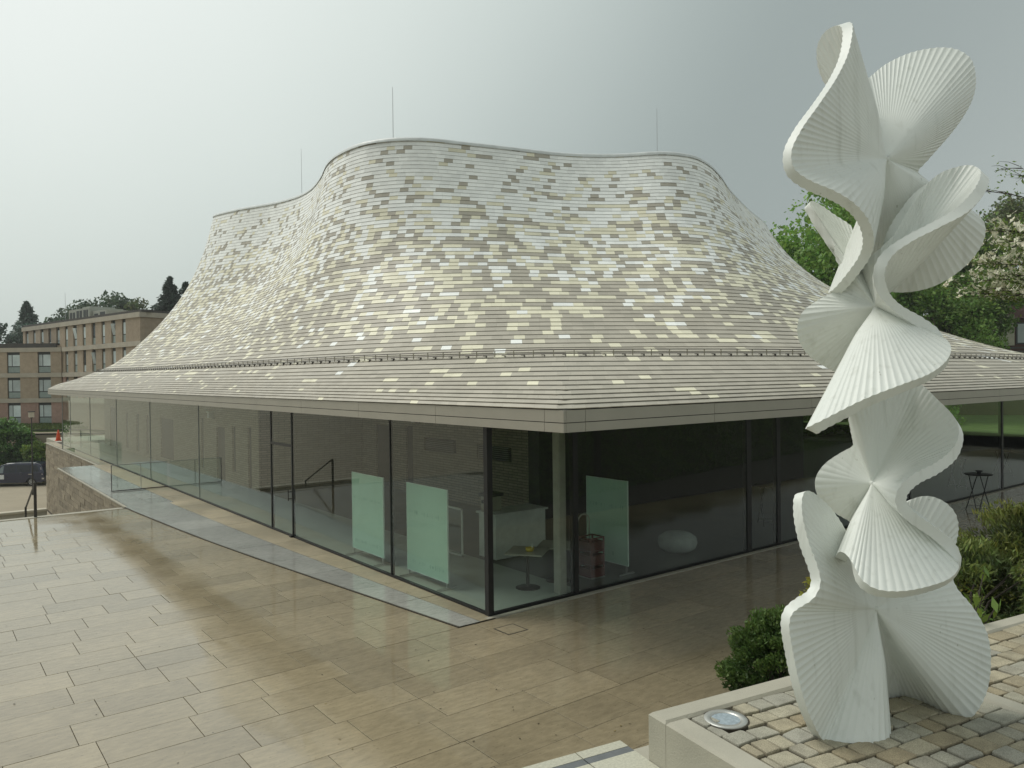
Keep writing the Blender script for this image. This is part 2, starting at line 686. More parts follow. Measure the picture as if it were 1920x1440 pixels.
def deck_edge(y):
    return float(np.interp(y, [-0.2, 3.4, 7.0, 10.4, 15.5, 17.1], [-0.75, -1.17, -1.6, -1.94, -2.30, -2.38]))


polys = []
g = 0.004
PITCH_Y = 0.67
for k in range(-9, 26):
    y0 = -0.17 + PITCH_Y * k
    y1 = min(y0 + PITCH_Y, 16.78)
    if y1 - y0 < 0.1:
        continue
    front = y1 <= -0.1
    x = -10.5 - random.random() * 1.2
    xend = 37.5 if front else min(deck_edge(y0), deck_edge(y1)) - 0.012
    while x < xend - 0.02:
        w = random.choice((0.78, 0.9, 1.02, 1.02, 1.15, 1.3, 1.45))
        nx = x + w
        if not front and nx > xend - 0.45:
            polys.append([(x + g, y0 + g), (deck_edge(y0) - 0.012, y0 + g), (deck_edge(y1) - 0.012, y1 - g), (x + g, y1 - g)])
            break
        # the drain cover is let into a stone near the glass corner
        polys.append([(x + g, y0 + g), (min(nx, xend) - g, y0 + g), (min(nx, xend) - g, y1 - g), (x + g, y1 - g)])
        x = nx
pieces("paving_slab", polys, MT["stone"], plaza, 300, h=0.015)

# strip of stones in front of the glass on the right, and the two strips along the left glass front
deckp, deckd = [], []
y = -0.165
while y < 17.0:
    w = random.uniform(1.3, 1.9)
    y2 = min(y + w, 17.0)
    f0, f1 = deck_edge(y), deck_edge(y2)
    deckp.append([(f0 + 0.02, y + g), (f0 * 0.42, y + g), (f1 * 0.42, y2 - g), (f1 + 0.02, y2 - g)])
    deckd.append([(f0 * 0.42 + 2 * g, y + g), (-0.04, y + g), (-0.04, y2 - g), (f1 * 0.42 + 2 * g, y2 - g)])
    y = y2
while y < 32:
    y2 = min(y + 1.5, 32.0)
    for a, b_ in ((-2.28, -1.55), (-1.55, -0.85)):
        deckp.append([(a + g, y + g), (b_ - g, y + g), (b_ - g, y2 - g), (a + g, y2 - g)])
    deckd.append([(-0.85 + g, y + g), (-0.04, y + g), (-0.04, y2 - g), (-0.85 + g, y2 - g)])
    y = y2
while y < 50.5:
    y2 = min(y + 2, 50.5)
    deckd.append([(-0.53, y + g), (-0.04, y + g), (-0.04, y2 - g), (-0.53, y2 - g)])
    y = y2
deck = tag(bpy.data.objects.new("deck", None), kind="structure")
COL.objects.link(deck)
deckz = 0.018
pieces("deck_slab", deckp, MT["deck_wet"], deck, 60, h=0.0)
pieces("deck_slab_sheltered", deckd, MT["deck_dry"], deck, 60, h=0.0)
for o in [q for q in bpy.data.objects if q.parent == deck]:
    o.location.z = deckz
# edge stones of the raised deck
m = MB()
ys = np.linspace(-0.17, 17.0, 24)
for a, b_ in zip(ys[:-1], ys[1:]):
    A, B = deck_edge(a), deck_edge(b_)
    m.add([(A - 0.01, a, -0.014), (B - 0.01, b_, -0.014), (B - 0.01, b_, deckz - 0.004), (A - 0.01, a, deckz - 0.004), (A + 0.02, a, deckz - 0.004), (B + 0.02, b_, deckz - 0.004)],
          [(3, 2, 1, 0), (4, 5, 2, 3)])
m.add([(-0.76, -0.172, -0.014), (0.0, -0.172, -0.014), (0.0, -0.172, deckz - 0.004), (-0.76, -0.172, deckz - 0.004)], [(0, 1, 2, 3)])
m.box((-0.75, -0.165, -0.02), (-0.0, 0.0, deckz - 0.012))
m.build("edge_stone", MT["joint"], deck)
bx("sill_stone", (-0.15, -0.15, -0.01), (37.0, -0.06, 0.018), MT["concrete"], deck)

# podium wall of coursed stone beside the steps
pw = empty("podium_wall", (-2.3, 24, -4.7))
tag(pw, "coursed brown sandstone podium wall left of the glass hall, beside the steps", "wall")
stone_mat = M("podium_sandstone", (0.285, 0.24, 0.175), 0.8, 0.25, 5, bump=0.4, bscale=40, rnd=0.22)
bx("backing", (-2.30, 17.07, -4.68), (-2.26, 32.0, -0.02), MT["joint"], pw)
bx("backing", (-0.60, 32.02, -4.68), (-0.54, 50.62, -0.02), MT["joint"], pw)
proto = MB().box((0, 0, 0), (1, 1, 1)).build("stone", stone_mat, pw)
first = True
for (X, ya, yb, zt) in ((-2.30, 17.08, 32.0, -0.03), (-0.60, 32.0, 50.6, -0.03)):
    z = zt
    while z > -4.4:
        h = random.choice((0.17, 0.2, 0.23))
        yy = ya
        while yy < yb - 0.1:
            w = min(random.uniform(0.5, 1.3), yb - yy)
            o = proto if first else proto.copy()
            if not first:
                COL.objects.link(o)
            first = False
            d = random.uniform(0.02, 0.045)
            o.location = (X - d, yy + 0.006, z - h + 0.008)
            o.scale = (d + 0.01, w - 0.012, h - 0.016)
            yy += w
        z -= h
bx("coping", (-2.36, 17.07, -0.03), (-2.285, 32.0, 0.014), MT["concrete"], pw)
bx("coping", (-0.66, 32.0, -0.03), (-0.545, 50.65, 0.014), MT["concrete"], pw)

# lower landing parapet beyond the steps
par = empty("parapet_wall", (-8, 33, -4.7))
tag(par, "low pale parapet wall below the plaza edge, in front of the parked van", "wall")
bx("wall_body", (-14, 32.9, -4.69), (-2.7, 33.2, -2.14), MT["concrete"], par)
bx("cap", (-14, 32.82, -2.14), (-2.7, 33.28, -2.02), M("pale_cap_stone", (0.50, 0.46, 0.36), 0.7), par, 0.015)

# upper terrace with its edge, where the sculpture stands
tc_ = empty("terrace", (0, 0, 0))
tag(tc_, kind="structure")
m = MB()
A, B = tp(-8, -0.26, 0), tp(0.35, -0.26, 0)
m.add([tp(-8, -0.19, 0.0), tp(12, -0.19, 0.0), tp(12, -0.19, TERR - 0.05), tp(-8, -0.19, TERR - 0.05), tp(12, 6, TERR - 0.05), tp(-8, 6, TERR - 0.05)], [(0, 1, 2, 3), (3, 2, 4, 5)])
m.build("terrace_body", MT["concrete"], tc_)
for i in range(9):
    a0 = -5.2 + i * 0.62
    if a0 > 0.1:
        break
    b0 = min(a0 + 0.62, 0.0)
    for r_, (s0, s1, mm, zz) in enumerate(((-0.205, -0.145, "terrace", 0), (-0.143, -0.098, "strip", -0.001), (-0.096, 0.55, "terrace", 0), (0.553, 1.25, "terrace", 0))):
        if b0 - a0 < 0.05:
            continue
        q = [tp(a0 + 0.003, s0, TERR + zz), tp(b0 - 0.003, s0, TERR + zz), tp(b0 - 0.003, s1, TERR + zz), tp(a0 + 0.003, s1, TERR + zz)]
        dn = np.array([0, 0, -0.045])
        MB().add([*q, *[v + dn for v in q]], [(3, 2, 1, 0), (0, 1, 5, 4), (1, 2, 6, 5), (2, 3, 7, 6), (3, 0, 4, 7)]).build(
            "terrace_slab" if mm == "terrace" else "inlay_strip", MT[mm], tc_)

# sloping bed between terrace and plaza
m = MB()
NB = 24
for i in range(NB + 1):
    a = 0.85 + (60 - 0.85) * (i / NB) ** 1.6
    for bq, z in ((-2.6, 0.0), (-1.6, 1.05), (-0.7, 1.9), (-0.25, 2.42), (0.6, 2.50)):
        q = tp(a, bq, z)
        m.v.append((q[0], q[1], z))
for i in range(NB):
    for j in range(4):
        k = i * 5 + j
        m.f.append((k, k + 5, k + 6, k + 1))
tag(m.build("planting_bed", MT["soil"], smooth=True), kind="structure")

# ------------------------------------------------------------------ the hall: roof
hall = empty("glass_hall", (18, 22, 0))
tag(hall, "large glass-walled hall under a sweeping white, cream and taupe tiled roof", "building")

# rim of the roof (world metres) and the eave points its rib lines run down to
RIM = [(4.58, 29.66, 12.6), (4.53, 26.63, 12.3), (5.02, 21.83, 11.9), (4.66, 17.9, 11.6), (3.89, 15.24, 11.4), (3.12, 13.01, 11.25), (2.71, 11.18, 11.1),
       (2.82, 9.31, 11.0), (3.73, 8.16, 10.95), (5.0, 7.6, 10.9), (6.29, 7.25, 10.9), (7.98, 6.79, 10.9), (9.26, 6.02, 10.9), (10.25, 4.97, 10.9), (11.14, 4.68, 10.9),
       (12.13, 4.85, 10.9), (13.42, 5.34, 10.85), (15.67, 6.54, 10.85), (18.79, 7.98, 10.8), (22.67, 9.68, 10.7), (27.5, 16.0, 10.5), (23.5, 23.0, 10.8), (17.0, 27.0, 11.6),
       (11.5, 29.2, 12.2), (7.6, 29.8, 12.5), (5.6, 30.0, 12.6)]
EAV = [(XE, 44.0), (XE, 40), (XE, 33), (XE, 26), (XE, 22), (XE, 18.5), (XE, 14.5), (XE, 9.5), (XE, 5), (XE, 1.2), (XE, -1.2), (0.6, YE), (3.0, YE), (5.6, YE), (7.8, YE),
       (10.8, YE), (15, YE), (21, YE), (28, YE), (35, YE), (XM, 8), (XM, 28), (XM, 42), (24, YM), (10, YM), (3, YM)]
NS = 1400
W_, H_ = XM - XE, YM - YE
PER = 2 * (W_ + H_)


def per(e):
    x, y = e
    if abs(x - XE) < 1e-6:
        return YM - y
    if abs(y - YE) < 1e-6:
        return H_ + (x - XE)
    if abs(x - XM) < 1e-6:
        return H_ + W_ + (y - YE)
    return 2 * H_ + W_ + (XM - x)


def eave_at(t):
    t = np.asarray(t) % PER
    X = np.where(t < H_, XE, np.where(t < H_ + W_, XE + t - H_, np.where(t < 2 * H_ + W_, XM, XM - (t - 2 * H_ - W_))))
    Y = np.where(t < H_, YM - t, np.where(t < H_ + W_, YE, np.where(t < 2 * H_ + W_, YE + t - H_ - W_, YM)))
    return np.stack([X, Y], -1)


def smooth_loop(A, sig):
    ds = PER / NS
    k = int(4 * sig / ds) + 1
    x = np.arange(-k, k + 1) * ds
    gk = np.exp(-0.5 * (x / sig) ** 2)
    gk /= gk.sum()
    Bq = np.concatenate([A[-k:], A, A[:k]])
    return np.stack([np.convolve(Bq[:, j], gk, "valid") for j in range(A.shape[1])], 1)


def pchip(x, X, Y):
    h = np.diff(X)
    d = np.diff(Y) / h
    mm = np.zeros(len(X))
    for i in range(1, len(X) - 1):
        if d[i - 1] * d[i] > 0:
            w1, w2 = 2 * h[i] + h[i - 1], h[i] + 2 * h[i - 1]
            mm[i] = (w1 + w2) / (w1 / d[i - 1] + w2 / d[i])
    mm[0], mm[-1] = d[0] * 1.3, d[-1] * 1.3
    i = np.clip(np.searchsorted(X, x, side="right") - 1, 0, len(X) - 2)
    t = (x - X[i]) / h[i]
    return (2 * t**3 - 3 * t**2 + 1) * Y[i] + (t**3 - 2 * t**2 + t) * h[i] * mm[i] + (-2 * t**3 + 3 * t**2) * Y[i + 1] + (t**3 - t**2) * h[i] * mm[i + 1]


S_ = np.linspace(0, PER, NS, endpoint=False)
sx = np.array([per(e) for e in EAV])
RX = np.array(RIM, float)
sx3 = np.concatenate([sx - PER, sx, sx + PER])
R3 = np.concatenate([RX, RX, RX])
mt_ = np.zeros_like(R3)
for i in range(1, len(sx3) - 1):
    h0, h1 = sx3[i] - sx3[i - 1], sx3[i + 1] - sx3[i]
    mt_[i] = ((R3[i] - R3[i - 1]) / h0 * h1 + (R3[i + 1] - R3[i]) / h1 * h0) / (h0 + h1)
ix = np.clip(np.searchsorted(sx3, S_, side="right") - 1, 0, len(sx3) - 2)
hh = (sx3[ix + 1] - sx3[ix])[:, None]
tt = (S_ - sx3[ix])[:, None] / hh
RR = (2 * tt**3 - 3 * tt**2 + 1) * R3[ix] + (tt**3 - 2 * tt**2 + tt) * hh * mt_[ix] + (-2 * tt**3 + 3 * tt**2) * R3[ix + 1] + (tt**3 - tt**2) * hh * mt_[ix + 1]
RR = smooth_loop(RR, 0.35)
EV0 = eave_at(S_)
EV1 = smooth_loop(EV0, 6.0)
PU = np.array([0, .083, .19, .33, .52, .80, .92, 1.0])
PV = np.array([0, .055, .11, .17, .295, .56, .76, 1.0])


def surf(u):
    """points of the roof skin: u (k,) or (k, NS)"""
    u = np.asarray(u, float)
    if u.ndim == 1:
        u = np.repeat(u[:, None], NS, 1)
    w = np.clip(u / 0.30, 0, 1)
    w = (w * w * (3 - 2 * w))[..., None]
    XY = (1 - u[..., None]) * (EV0 * (1 - w) + EV1 * w) + u[..., None] * RR[:, :2]
    Z = ZT + (RR[:, 2] - ZT) * pchip(u.ravel(), PU, PV).reshape(u.shape)
    return np.concatenate([XY, Z[..., None]], -1)


ROWS = 68
ud = np.linspace(0, 1, 160)
Pd = surf(ud)
seg = np.linalg.norm(np.diff(Pd, axis=0), axis=2)
cum = np.concatenate([np.zeros((1, NS)), np.cumsum(seg, 0)])
cum /= cum[-1]
# courses: about as high again near the snow guard as towards the rim, set out on the corner rib seen from the terrace
jc = int(round(H_ / (PER / NS)))
rise = (ud - 0)                                     # parameter along that rib
rib = Pd[:, jc]
app = (rib[:, 2] - 4.14) / np.linalg.norm(rib[:, :2] - CAM_POS[:2], axis=1)    # apparent height of each point of the rib
app = np.maximum.accumulate(app)
ug = 0.205
stp = np.concatenate([np.full(11, np.interp(ug, ud, app) - app[0]) / 11,
                      6.2 + 2.4 * np.clip((27 - np.arange(57)) / 27, 0, 1) ** 2])
stp[11:] *= (app[-1] - np.interp(ug, ud, app)) / stp[11:].sum()
U1 = np.interp(app[0] + np.concatenate([[0], np.cumsum(stp)]), app, ud)
U1[0], U1[-1] = 0.0, 1.0
U = np.repeat(U1[:, None], NS, 1)
PG = surf(U)                                  # course lines (ROWS+1, NS, 3)
du = np.roll(PG, -1, 1) - np.roll(PG, 1, 1)
dv = np.gradient(PG, axis=0)
NG = np.cross(du, dv)
NG /= np.linalg.norm(NG, axis=2)[..., None] + 1e-12
NG = np.where(NG[..., 2:3] < 0, -NG, NG)

# underlay
idx = np.arange((ROWS + 1) * NS).reshape(ROWS + 1, NS)
a_, b_ = idx[:-1], np.roll(idx, -1, 1)[:-1]
c_, d_ = np.roll(idx, -1, 1)[1:], idx[1:]
roof = np_mesh("roof", (PG - NG * 0.012).reshape(-1, 3), np.stack([a_, b_, c_, d_], -1).reshape(-1, 4), MT["membrane"], hall, smooth=True)

# tiles on the sides that can be seen
ds = PER / NS


def on_row(arr, k, s):
    f = (np.asarray(s) % PER) / ds
    i0 = np.floor(f).astype(int) % NS
    i1 = (i0 + 1) % NS
    t = (f - np.floor(f))[:, None]
    return arr[k][i0] * (1 - t) + arr[k][i1] * t


S_LO, S_HI = -3.0, H_ + W_ + 6.0
WHITE, CREAM, TAUPE = np.array((0.90, 0.915, 0.885)), np.array((0.78, 0.745, 0.58)), np.array((0.45, 0.42, 0.352))
TV, TC = [], []
sfine = np.linspace(S_LO, S_HI, 1500)
for k in range(ROWS):
    pf = on_row(PG, k, sfine)
    ln = np.concatenate([[0], np.cumsum(np.linalg.norm(np.diff(pf, axis=0), axis=1))])
    n = max(8, int(ln[-1] / 0.255))
    off = (k % 2) * 0.5 + rng.uniform(-0.15, 0.15)
    se = np.interp((np.arange(n) + off) / n * ln[-1], ln, sfine)
    lo, hi = on_row(PG, k, se), on_row(PG, k + 1, se)
    nl = on_row(NG, k, se)
    gap = np.interp(k / ROWS, [0, 0.2, 1], [0.05, 0.05, 0.055]) if k > 0 else 0.0
    A = lo + (hi - lo) * gap
    Bq = hi
    jt = 0.003
    L0, L1 = A[:-1] + (A[1:] - A[:-1]) * jt, A[1:] - (A[1:] - A[:-1]) * jt
    H0, H1 = Bq[:-1] + (Bq[1:] - Bq[:-1]) * jt, Bq[1:] - (Bq[1:] - Bq[:-1]) * jt
    n0, n1 = nl[:-1], nl[1:]
    lift = np.interp(k / ROWS, [0, 0.2, 0.5, 1], [0.030, 0.027, 0.022, 0.019]) + rng.uniform(-0.0012, 0.0012, (n - 1, 1))
    T0, T1 = L0 + n0 * lift, L1 + n1 * lift
    T2, T3 = H1 + n1 * 0.012, H0 + n0 * 0.012
    Bt0, Bt1 = L0 + n0 * (lift - 0.014), L1 + n1 * (lift - 0.014)
    Bt2, Bt3 = H1 + n1 * 0.001, H0 + n0 * 0.001
    TV.append(np.stack([T0, T1, T2, T3, Bt0, Bt1, Bt2, Bt3], 1))
    v = k / (ROWS - 1)
    pw_ = np.interp(v, [0, .12, .25, .4, .55, .7, .85, 1.0], [.0, .006, .03, .12, .27, .52, .79, .90])
    pc_ = np.interp(v, [0, .12, .25, .4, .55, .7, .85, 1.0], [.02, .06, .22, .34, .36, .25, .11, .045])
    r_ = rng.random(n - 1)
    # short runs of one colour
    same = rng.random(n - 1) < 0.12
    r_ = np.where(same, np.roll(r_, 1), r_)
    cols = np.where((r_ < pw_)[:, None], WHITE, np.where((r_ < pw_ + pc_)[:, None], CREAM, TAUPE))
    TC.append(cols * rng.uniform(0.93, 1.07, (n - 1, 1)))
TV = np.concatenate(TV)
TC = np.concatenate(TC)
x_, y_, z_ = in_view(TV[:, :4].reshape(-1, 3))
x_, y_, z_ = x_.reshape(-1, 4), y_.reshape(-1, 4), z_.reshape(-1, 4)
ar = 0.5 * (np.sum(x_ * np.roll(y_, -1, 1) - np.roll(x_, -1, 1) * y_, 1))
seen = (z_.min(1) > 1) & (x_.min(1) > 0) & (x_.max(1) < 1920)
# hide what the sculpture covers from the choice of the 300 largest
seen &= ~((x_.mean(1) > 1500) & (x_.mean(1) < 1790))
score = np.where(seen, np.abs(ar), 0)
big = np.argsort(score)[::-1][:300]
TF = np.array([(0, 1, 2, 3), (4, 5, 1, 0), (5, 6, 2, 1), (7, 4, 0, 3)])
for i in big:
    c = TV[i].mean(0)
    np_mesh("tile", TV[i], TF, MT["tile"], roof, cols=np.repeat(TC[i][None], 4, 0))
rest = np.setdiff1d(np.arange(len(TV)), big)
V = TV[rest].reshape(-1, 3)
F = (TF[None] + (np.arange(len(rest)) * 8)[:, None, None]).reshape(-1, 4)
tag(np_mesh("tiles_far", V, F, MT["tile"], roof, cols=np.repeat(TC[rest], 4, 0)), kind="stuff")

# coping along the rim and the flat top behind it
rimP = PG[-1]
rn = np.cross(np.roll(rimP, -1, 0) - np.roll(rimP, 1, 0), (0, 0, 1.0))
rn /= np.linalg.norm(rn, axis=1)[:, None]
ctr = rimP[:, :2].mean(0)
if np.mean(np.sum(rn[:, :2] * (rimP[:, :2] - ctr), 1)) < 0:
    rn = -rn
up = np.array([0, 0, 1.0])
ring = [rimP + rn * 0.065 - up * 0.09, rimP + rn * 0.055 - up * 0.02, rimP + rn * 0.02 + up * 0.02, rimP - rn * 0.35 + up * 0.01, rimP - rn * 0.40 - up * 0.3]
V = np.concatenate(ring)
F = []
j0 = np.arange(NS)
j1 = (j0 + 1) % NS
for r_ in range(len(ring) - 1):
    F.append(np.stack([r_ * NS + j0, r_ * NS + j1, (r_ + 1) * NS + j1, (r_ + 1) * NS + j0], 1))
np_mesh("rim_coping", V, np.concatenate(F), MT["coping"], roof, smooth=True)
m = MB()
inner = ring[-1][::8]
k0 = len(inner)
m.v = [tuple(q) for q in inner] + [(12.5, 16.5, 10.4)]
m.f = [(i, (i + 1) % k0, k0) for i in range(k0)]
m.build("flat_roof", MT["membrane"], roof)

# snow guard: two rails on brackets, a fifth of the way up
KG = 11
gs = np.arange(1.5, H_ + W_ - 1, 0.06)
railm = MB()
gp = on_row(PG, KG, gs)
gn = on_row(NG, KG, gs)
gh = on_row(PG, KG + 1, gs)
length = np.concatenate([[0], np.cumsum(np.linalg.norm(np.diff(gp, axis=0), axis=1))])
for hgt, off in ((0.155, 0.15), (0.075, 0.15)):
    q = gp + (gh - gp) * off + up * hgt
    sel = q[::10]
    railm.tube(list(sel), 0.010, 5)
guard = railm.build("snow_guard", MT["dsteel"], hall)
bracket_mat = M("bracket_steel", (0.27, 0.25, 0.19), 0.5, metal=0.2)
bm1 = MB()
bm1.box((-0.008, -0.008, -0.02), (0.008, 0.008, 0.165))
bm1.box((-0.02, -0.05, 0.0), (0.02, 0.16, 0.012))
br0 = bm1.build("bracket", bracket_mat, guard)
bm2 = MB()
bm2.box((-0.035, -0.05, 0.045), (0.035, 0.0, 0.057))
bm2.box((-0.035, -0.05, -0.005), (0.035, 0.0, 0.007))
bm2.box((0.023, -0.05, 0.007), (0.035, 0.0, 0.045))
cl0 = bm2.build("clip", MT["dsteel"], guard)
nb = int(length[-1] / 0.42)
for i in range(nb):
    for proto_, ph in ((br0, 0.0), (cl0, 0.5)):
        s_i = np.interp((i + ph) * 0.42, length, gs)
        pq = on_row(PG, KG, np.array([s_i]))[0]
        hq = on_row(PG, KG + 1, np.array([s_i]))[0]
        tq = on_row(PG, KG, np.array([s_i + 0.1]))[0] - pq
        base = pq + (hq - pq) * 0.15
        xq, yq, zq = in_view(base)
        if not (-40 < xq < 1960):
            continue
        o = proto_ if i == 0 else proto_.copy()
        if i:
            COL.objects.link(o)
        o.location = base
        o.rotation_euler = (0, 0, math.atan2(tq[1], tq[0]))

# fascia: two bands of metal panels with a shadow gap, on both fronts
zmid = 3.475
for (p0, p1, axis) in ((YE, YM, "y"), (XE, XM, "x")):
    n = int((p1 - p0) / 2.95)
    cuts = [p0 + 0.0] + [p0 + 0.42 + 2.95 * i for i in range(n + 1) if p0 + 0.42 + 2.95 * i < p1 - 0.5] + [p1]
    for a, b_ in zip(cuts[:-1], cuts[1:]):
        for z0, z1 in ((ZB, zmid - 0.006), (zmid + 0.006, ZT - 0.002)):
            if axis == "y":
                bx("fascia_panel", (XE, a + 0.004, z0), (XE + 0.05, b_ - 0.004, z1), MT["fascia"], hall)
            else:
                bx("fascia_panel", (a + 0.004 if a > XE else XE + 0.051, YE, z0), (b_ - 0.004, YE + 0.05, z1), MT["fascia"], hall)
m = MB()
m.box((XE + 0.02, YE + 0.052, ZB + 0.01), (XE + 0.045, YM, ZT - 0.02))
m.box((XE + 0.052, YE + 0.02, ZB + 0.01), (XM, YE + 0.045, ZT - 0.02))
m.build("fascia_backing", MT["fascia2"], hall)
np_mesh("soffit", [(XE + 0.02, YE + 0.02, ZB + 0.004), (XE + 0.02, YM, ZB + 0.004), (XM, YM, ZB + 0.004), (XM, YE + 0.02, ZB + 0.004)], [(0, 1, 2, 3)], MT["soffit"], hall)

# lightning rods standing on the rim
for (x, y, z0, z1), lab in (((6.6, 23.5, 11.6, 14.8), "thin lightning rod on the far lower lobe of the roof, leftmost"),
                            ((3.35, 9.1, 10.9, 12.6), "thin lightning rod on the highest front-left bulge of the roof, tallest"),
                            ((10.9, 5.7, 10.7, 12.55), "thin lightning rod near the right end of the roof rim")):
    o = MB().tube([(x, y, z0), (x, y, z0 + (z1 - z0) * 0.5), (x, y, z1)], [0.010, 0.009, 0.006], 6).build("lightning_rod", MT["steel"])
    tag(o, lab, "lightning rod", "lightning rods on the roof rim")

# ------------------------------------------------------------------ the hall: glass fronts and interior
ZG = ZB + 0.003
LM = [0.0, 3.44, 8.70, 10.18, 17.0, 23.9, 30.6, 37.6, 44.4, GY]        # joints of the left front
RM = [0.0, 2.03, 7.46, 8.64, 15.3, 22.1, 29.0, GX]                      # joints of the right front


def pane(lo, hi, parent=hall, name="glass_pane"):
    """upright pane between two ground points"""
    (x0, y0), (x1, y1) = lo, hi
    return np_mesh(name, [(x0, y0, 0.05), (x1, y1, 0.05), (x1, y1, ZG - 0.01), (x0, y0, ZG - 0.01)], [(0, 1, 2, 3)], MT["glass"], parent)


for a, b_ in zip(LM[:-1], LM[1:]):
    pane((0.0, a + 0.02), (0.0, b_ - 0.02))
for a, b_ in zip(RM[:-1], RM[1:]):
    pane((a + 0.02, 0.0), (b_ - 0.02, 0.0))
pane((GX, 0.02), (GX, 14.0))
pane((GX, 14.04), (GX, 28.0))
pane((0.02, GY), (9.0, GY))
# frames
thick = {0.0: 0.07, 8.70: 0.05, 10.18: 0.05, 3.44: 0.032}
for y in LM[1:]:
    w = thick.get(y, 0.014)
    bx("mullion", (-0.02, y - w / 2, 0.0), (0.06 if w > 0.02 else 0.01, y + w / 2, ZG), MT["frame"] if w > 0.02 else MT["steel"], hall)
bx("corner_post", (-0.055, -0.055, 0.0), (0.055, 0.055, ZG), MT["frame"], hall)
for x, w in ((2.03, 0.11), (7.46, 0.17), (8.64, 0.14), (15.3, 0.06), (22.1, 0.12), (29.0, 0.08), (GX, 0.1)):
    bx("mullion", (x - w / 2, -0.02, 0.0), (x + w / 2, 0.10, ZG), MT["frame"], hall)
bx("bottom_rail", (-0.03, 0.06, 0.0), (0.04, GY, 0.055), MT["frame"], hall)
bx("bottom_rail", (0.06, -0.03, 0.0), (GX, 0.04, 0.055), MT["frame"], hall)
# door between the two posts of the left front
bx("door_transom", (-0.015, 8.73, 2.36), (0.045, 10.15, 2.43), MT["frame"], hall)
dh = MB()
dh.tube([(-0.09, 8.78, 0.95), (-0.09, 8.78, 1.25)], 0.012, 8)
dh.box((-0.09, 8.77, 1.0), (0.0, 8.79, 1.02))
dh.box((-0.09, 8.77, 1.18), (0.0, 8.79, 1.2))
dh.build("door_handle", MT["frame"], hall)
bx("door_stop", (-0.10, 8.62, 0.0), (-0.02, 8.74, 0.07), MT["frame"], hall)

# slim round-edged column just inside the glass
bx("column", (1.76, 0.16, 0.0), (1.95, 0.35, ZG), M("pale_column", (0.34, 0.335, 0.29), 0.6), hall, 0.02)

# floor and core of coursed stone with tall slots
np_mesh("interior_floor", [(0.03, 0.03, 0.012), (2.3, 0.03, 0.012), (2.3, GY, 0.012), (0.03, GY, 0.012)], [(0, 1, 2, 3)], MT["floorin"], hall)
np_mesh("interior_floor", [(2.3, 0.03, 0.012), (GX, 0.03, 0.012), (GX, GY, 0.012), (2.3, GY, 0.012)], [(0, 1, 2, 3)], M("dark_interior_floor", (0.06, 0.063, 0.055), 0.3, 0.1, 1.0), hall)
core = empty("core_wall", (2.2, 17, 0))
core.parent = hall
core.matrix_parent_inverse = Matrix.Translation(-Vector(hall.location))


def slotted_wall(x, y0, y1, slots, d=0.5):
    """wall parallel to the left glass front with shallow slots, their darkness painted by near-black blocks"""
    cur = y0
    for (s0, s1, z0, z1) in slots:
        if s0 > cur:
            bx("wall_block", (x, cur, 0.0), (x + d, s0, ZG), MT["wallin"], core)
        if z0 > 0.02:
            bx("wall_block", (x, s0, 0.0), (x + d, s1, z0), MT["wallin"], core)
        bx("lintel", (x, s0, z1), (x + d, s1, ZG), MT["wallin"], core)
        bx("slot_shade", (x + 0.07, s0 + 0.002, z0 + 0.002), (x + d - 0.01, s1 - 0.002, z1 - 0.002), MT["dark"], core)  # near-black block just behind the wall face paints the shade of the opening
        cur = s1
    bx("wall_block", (x, cur, 0.0), (x + d, y1, ZG), MT["wallin"], core)


slotted_wall(2.2, 17.3, 46.0, [(18.1, 18.5, 0.0, 2.35), (19.9, 20.3, 0.5, 2.3), (21.2, 22.3, 0.0, 2.2), (24.1, 24.5, 0.3, 2.5), (29.0, 31.5, 0.25, 2.25),
                             (34.0, 34.6, 0.2, 2.3), (36.2, 36.9, 0.2, 2.3), (39.0, 39.6, 0.2, 2.3), (42.5, 44.3, 0.0, 2.5)])
slotted_wall(6.4, 6.8, 17.3, [(7.6, 9.4, 1.55, 2.0), (10.6, 12.6, 1.6, 2.05), (13.4, 13.9, 0.0, 2.4), (15.0, 16.2, 0.0, 2.35)])
bx("wall_block", (2.2, 17.3, 0.0), (6.9, 17.32, ZG), MT["wallin"], core)
bx("wall_block", (6.4, 6.3, 0.0), (20.0, 6.8, ZG), M("dark_core_panelling", (0.014, 0.013, 0.013), 0.6), core)
bx("wall_block", (19.5, 6.8, 0.0), (20.0, 45.5, ZG), MT["wallin"], core)
bx("wall_block", (2.7, 45.5, 0.0), (20.0, 46.0, ZG), MT["wallin"], core)
# ventilation louvres over the counters
for (y0, y1) in ((7.7, 9.3), (10.7, 12.5)):
    for i in range(7):
        bx("louvre", (6.36, y0, 1.58 + i * 0.062), (6.42, y1, 1.605 + i * 0.062), M("louvre_metal", (0.16, 0.155, 0.14), 0.5) if i == 0 else bpy.data.materials["louvre_metal"], core)

# wall lamps
for (y, lab) in ((22.6, "small box wall lamp on the stone wall, left of the two behind the left glass"), (13.0, "small box wall lamp on the stone wall, right of the two, behind the door pane")):
    X = 2.2 if y > 17 else 6.4
    lp = empty("wall_lamp", (X, y, 2.6))
    tag(lp, lab, "lamp", "wall lamps inside the hall")
    bx("bracket", (X - 0.06, y - 0.12, 2.52), (X, y + 0.12, 2.56), MT["dsteel"], lp)
    bx("lamp_body", (X - 0.24, y - 0.10, 2.56), (X - 0.04, y + 0.10, 2.80), M("lamp_body_grey", (0.45, 0.45, 0.43), 0.4), lp, 0.01)
    bx("lamp_top", (X - 0.28, y - 0.14, 2.80), (X, y + 0.14, 2.83), MT["white"], lp)

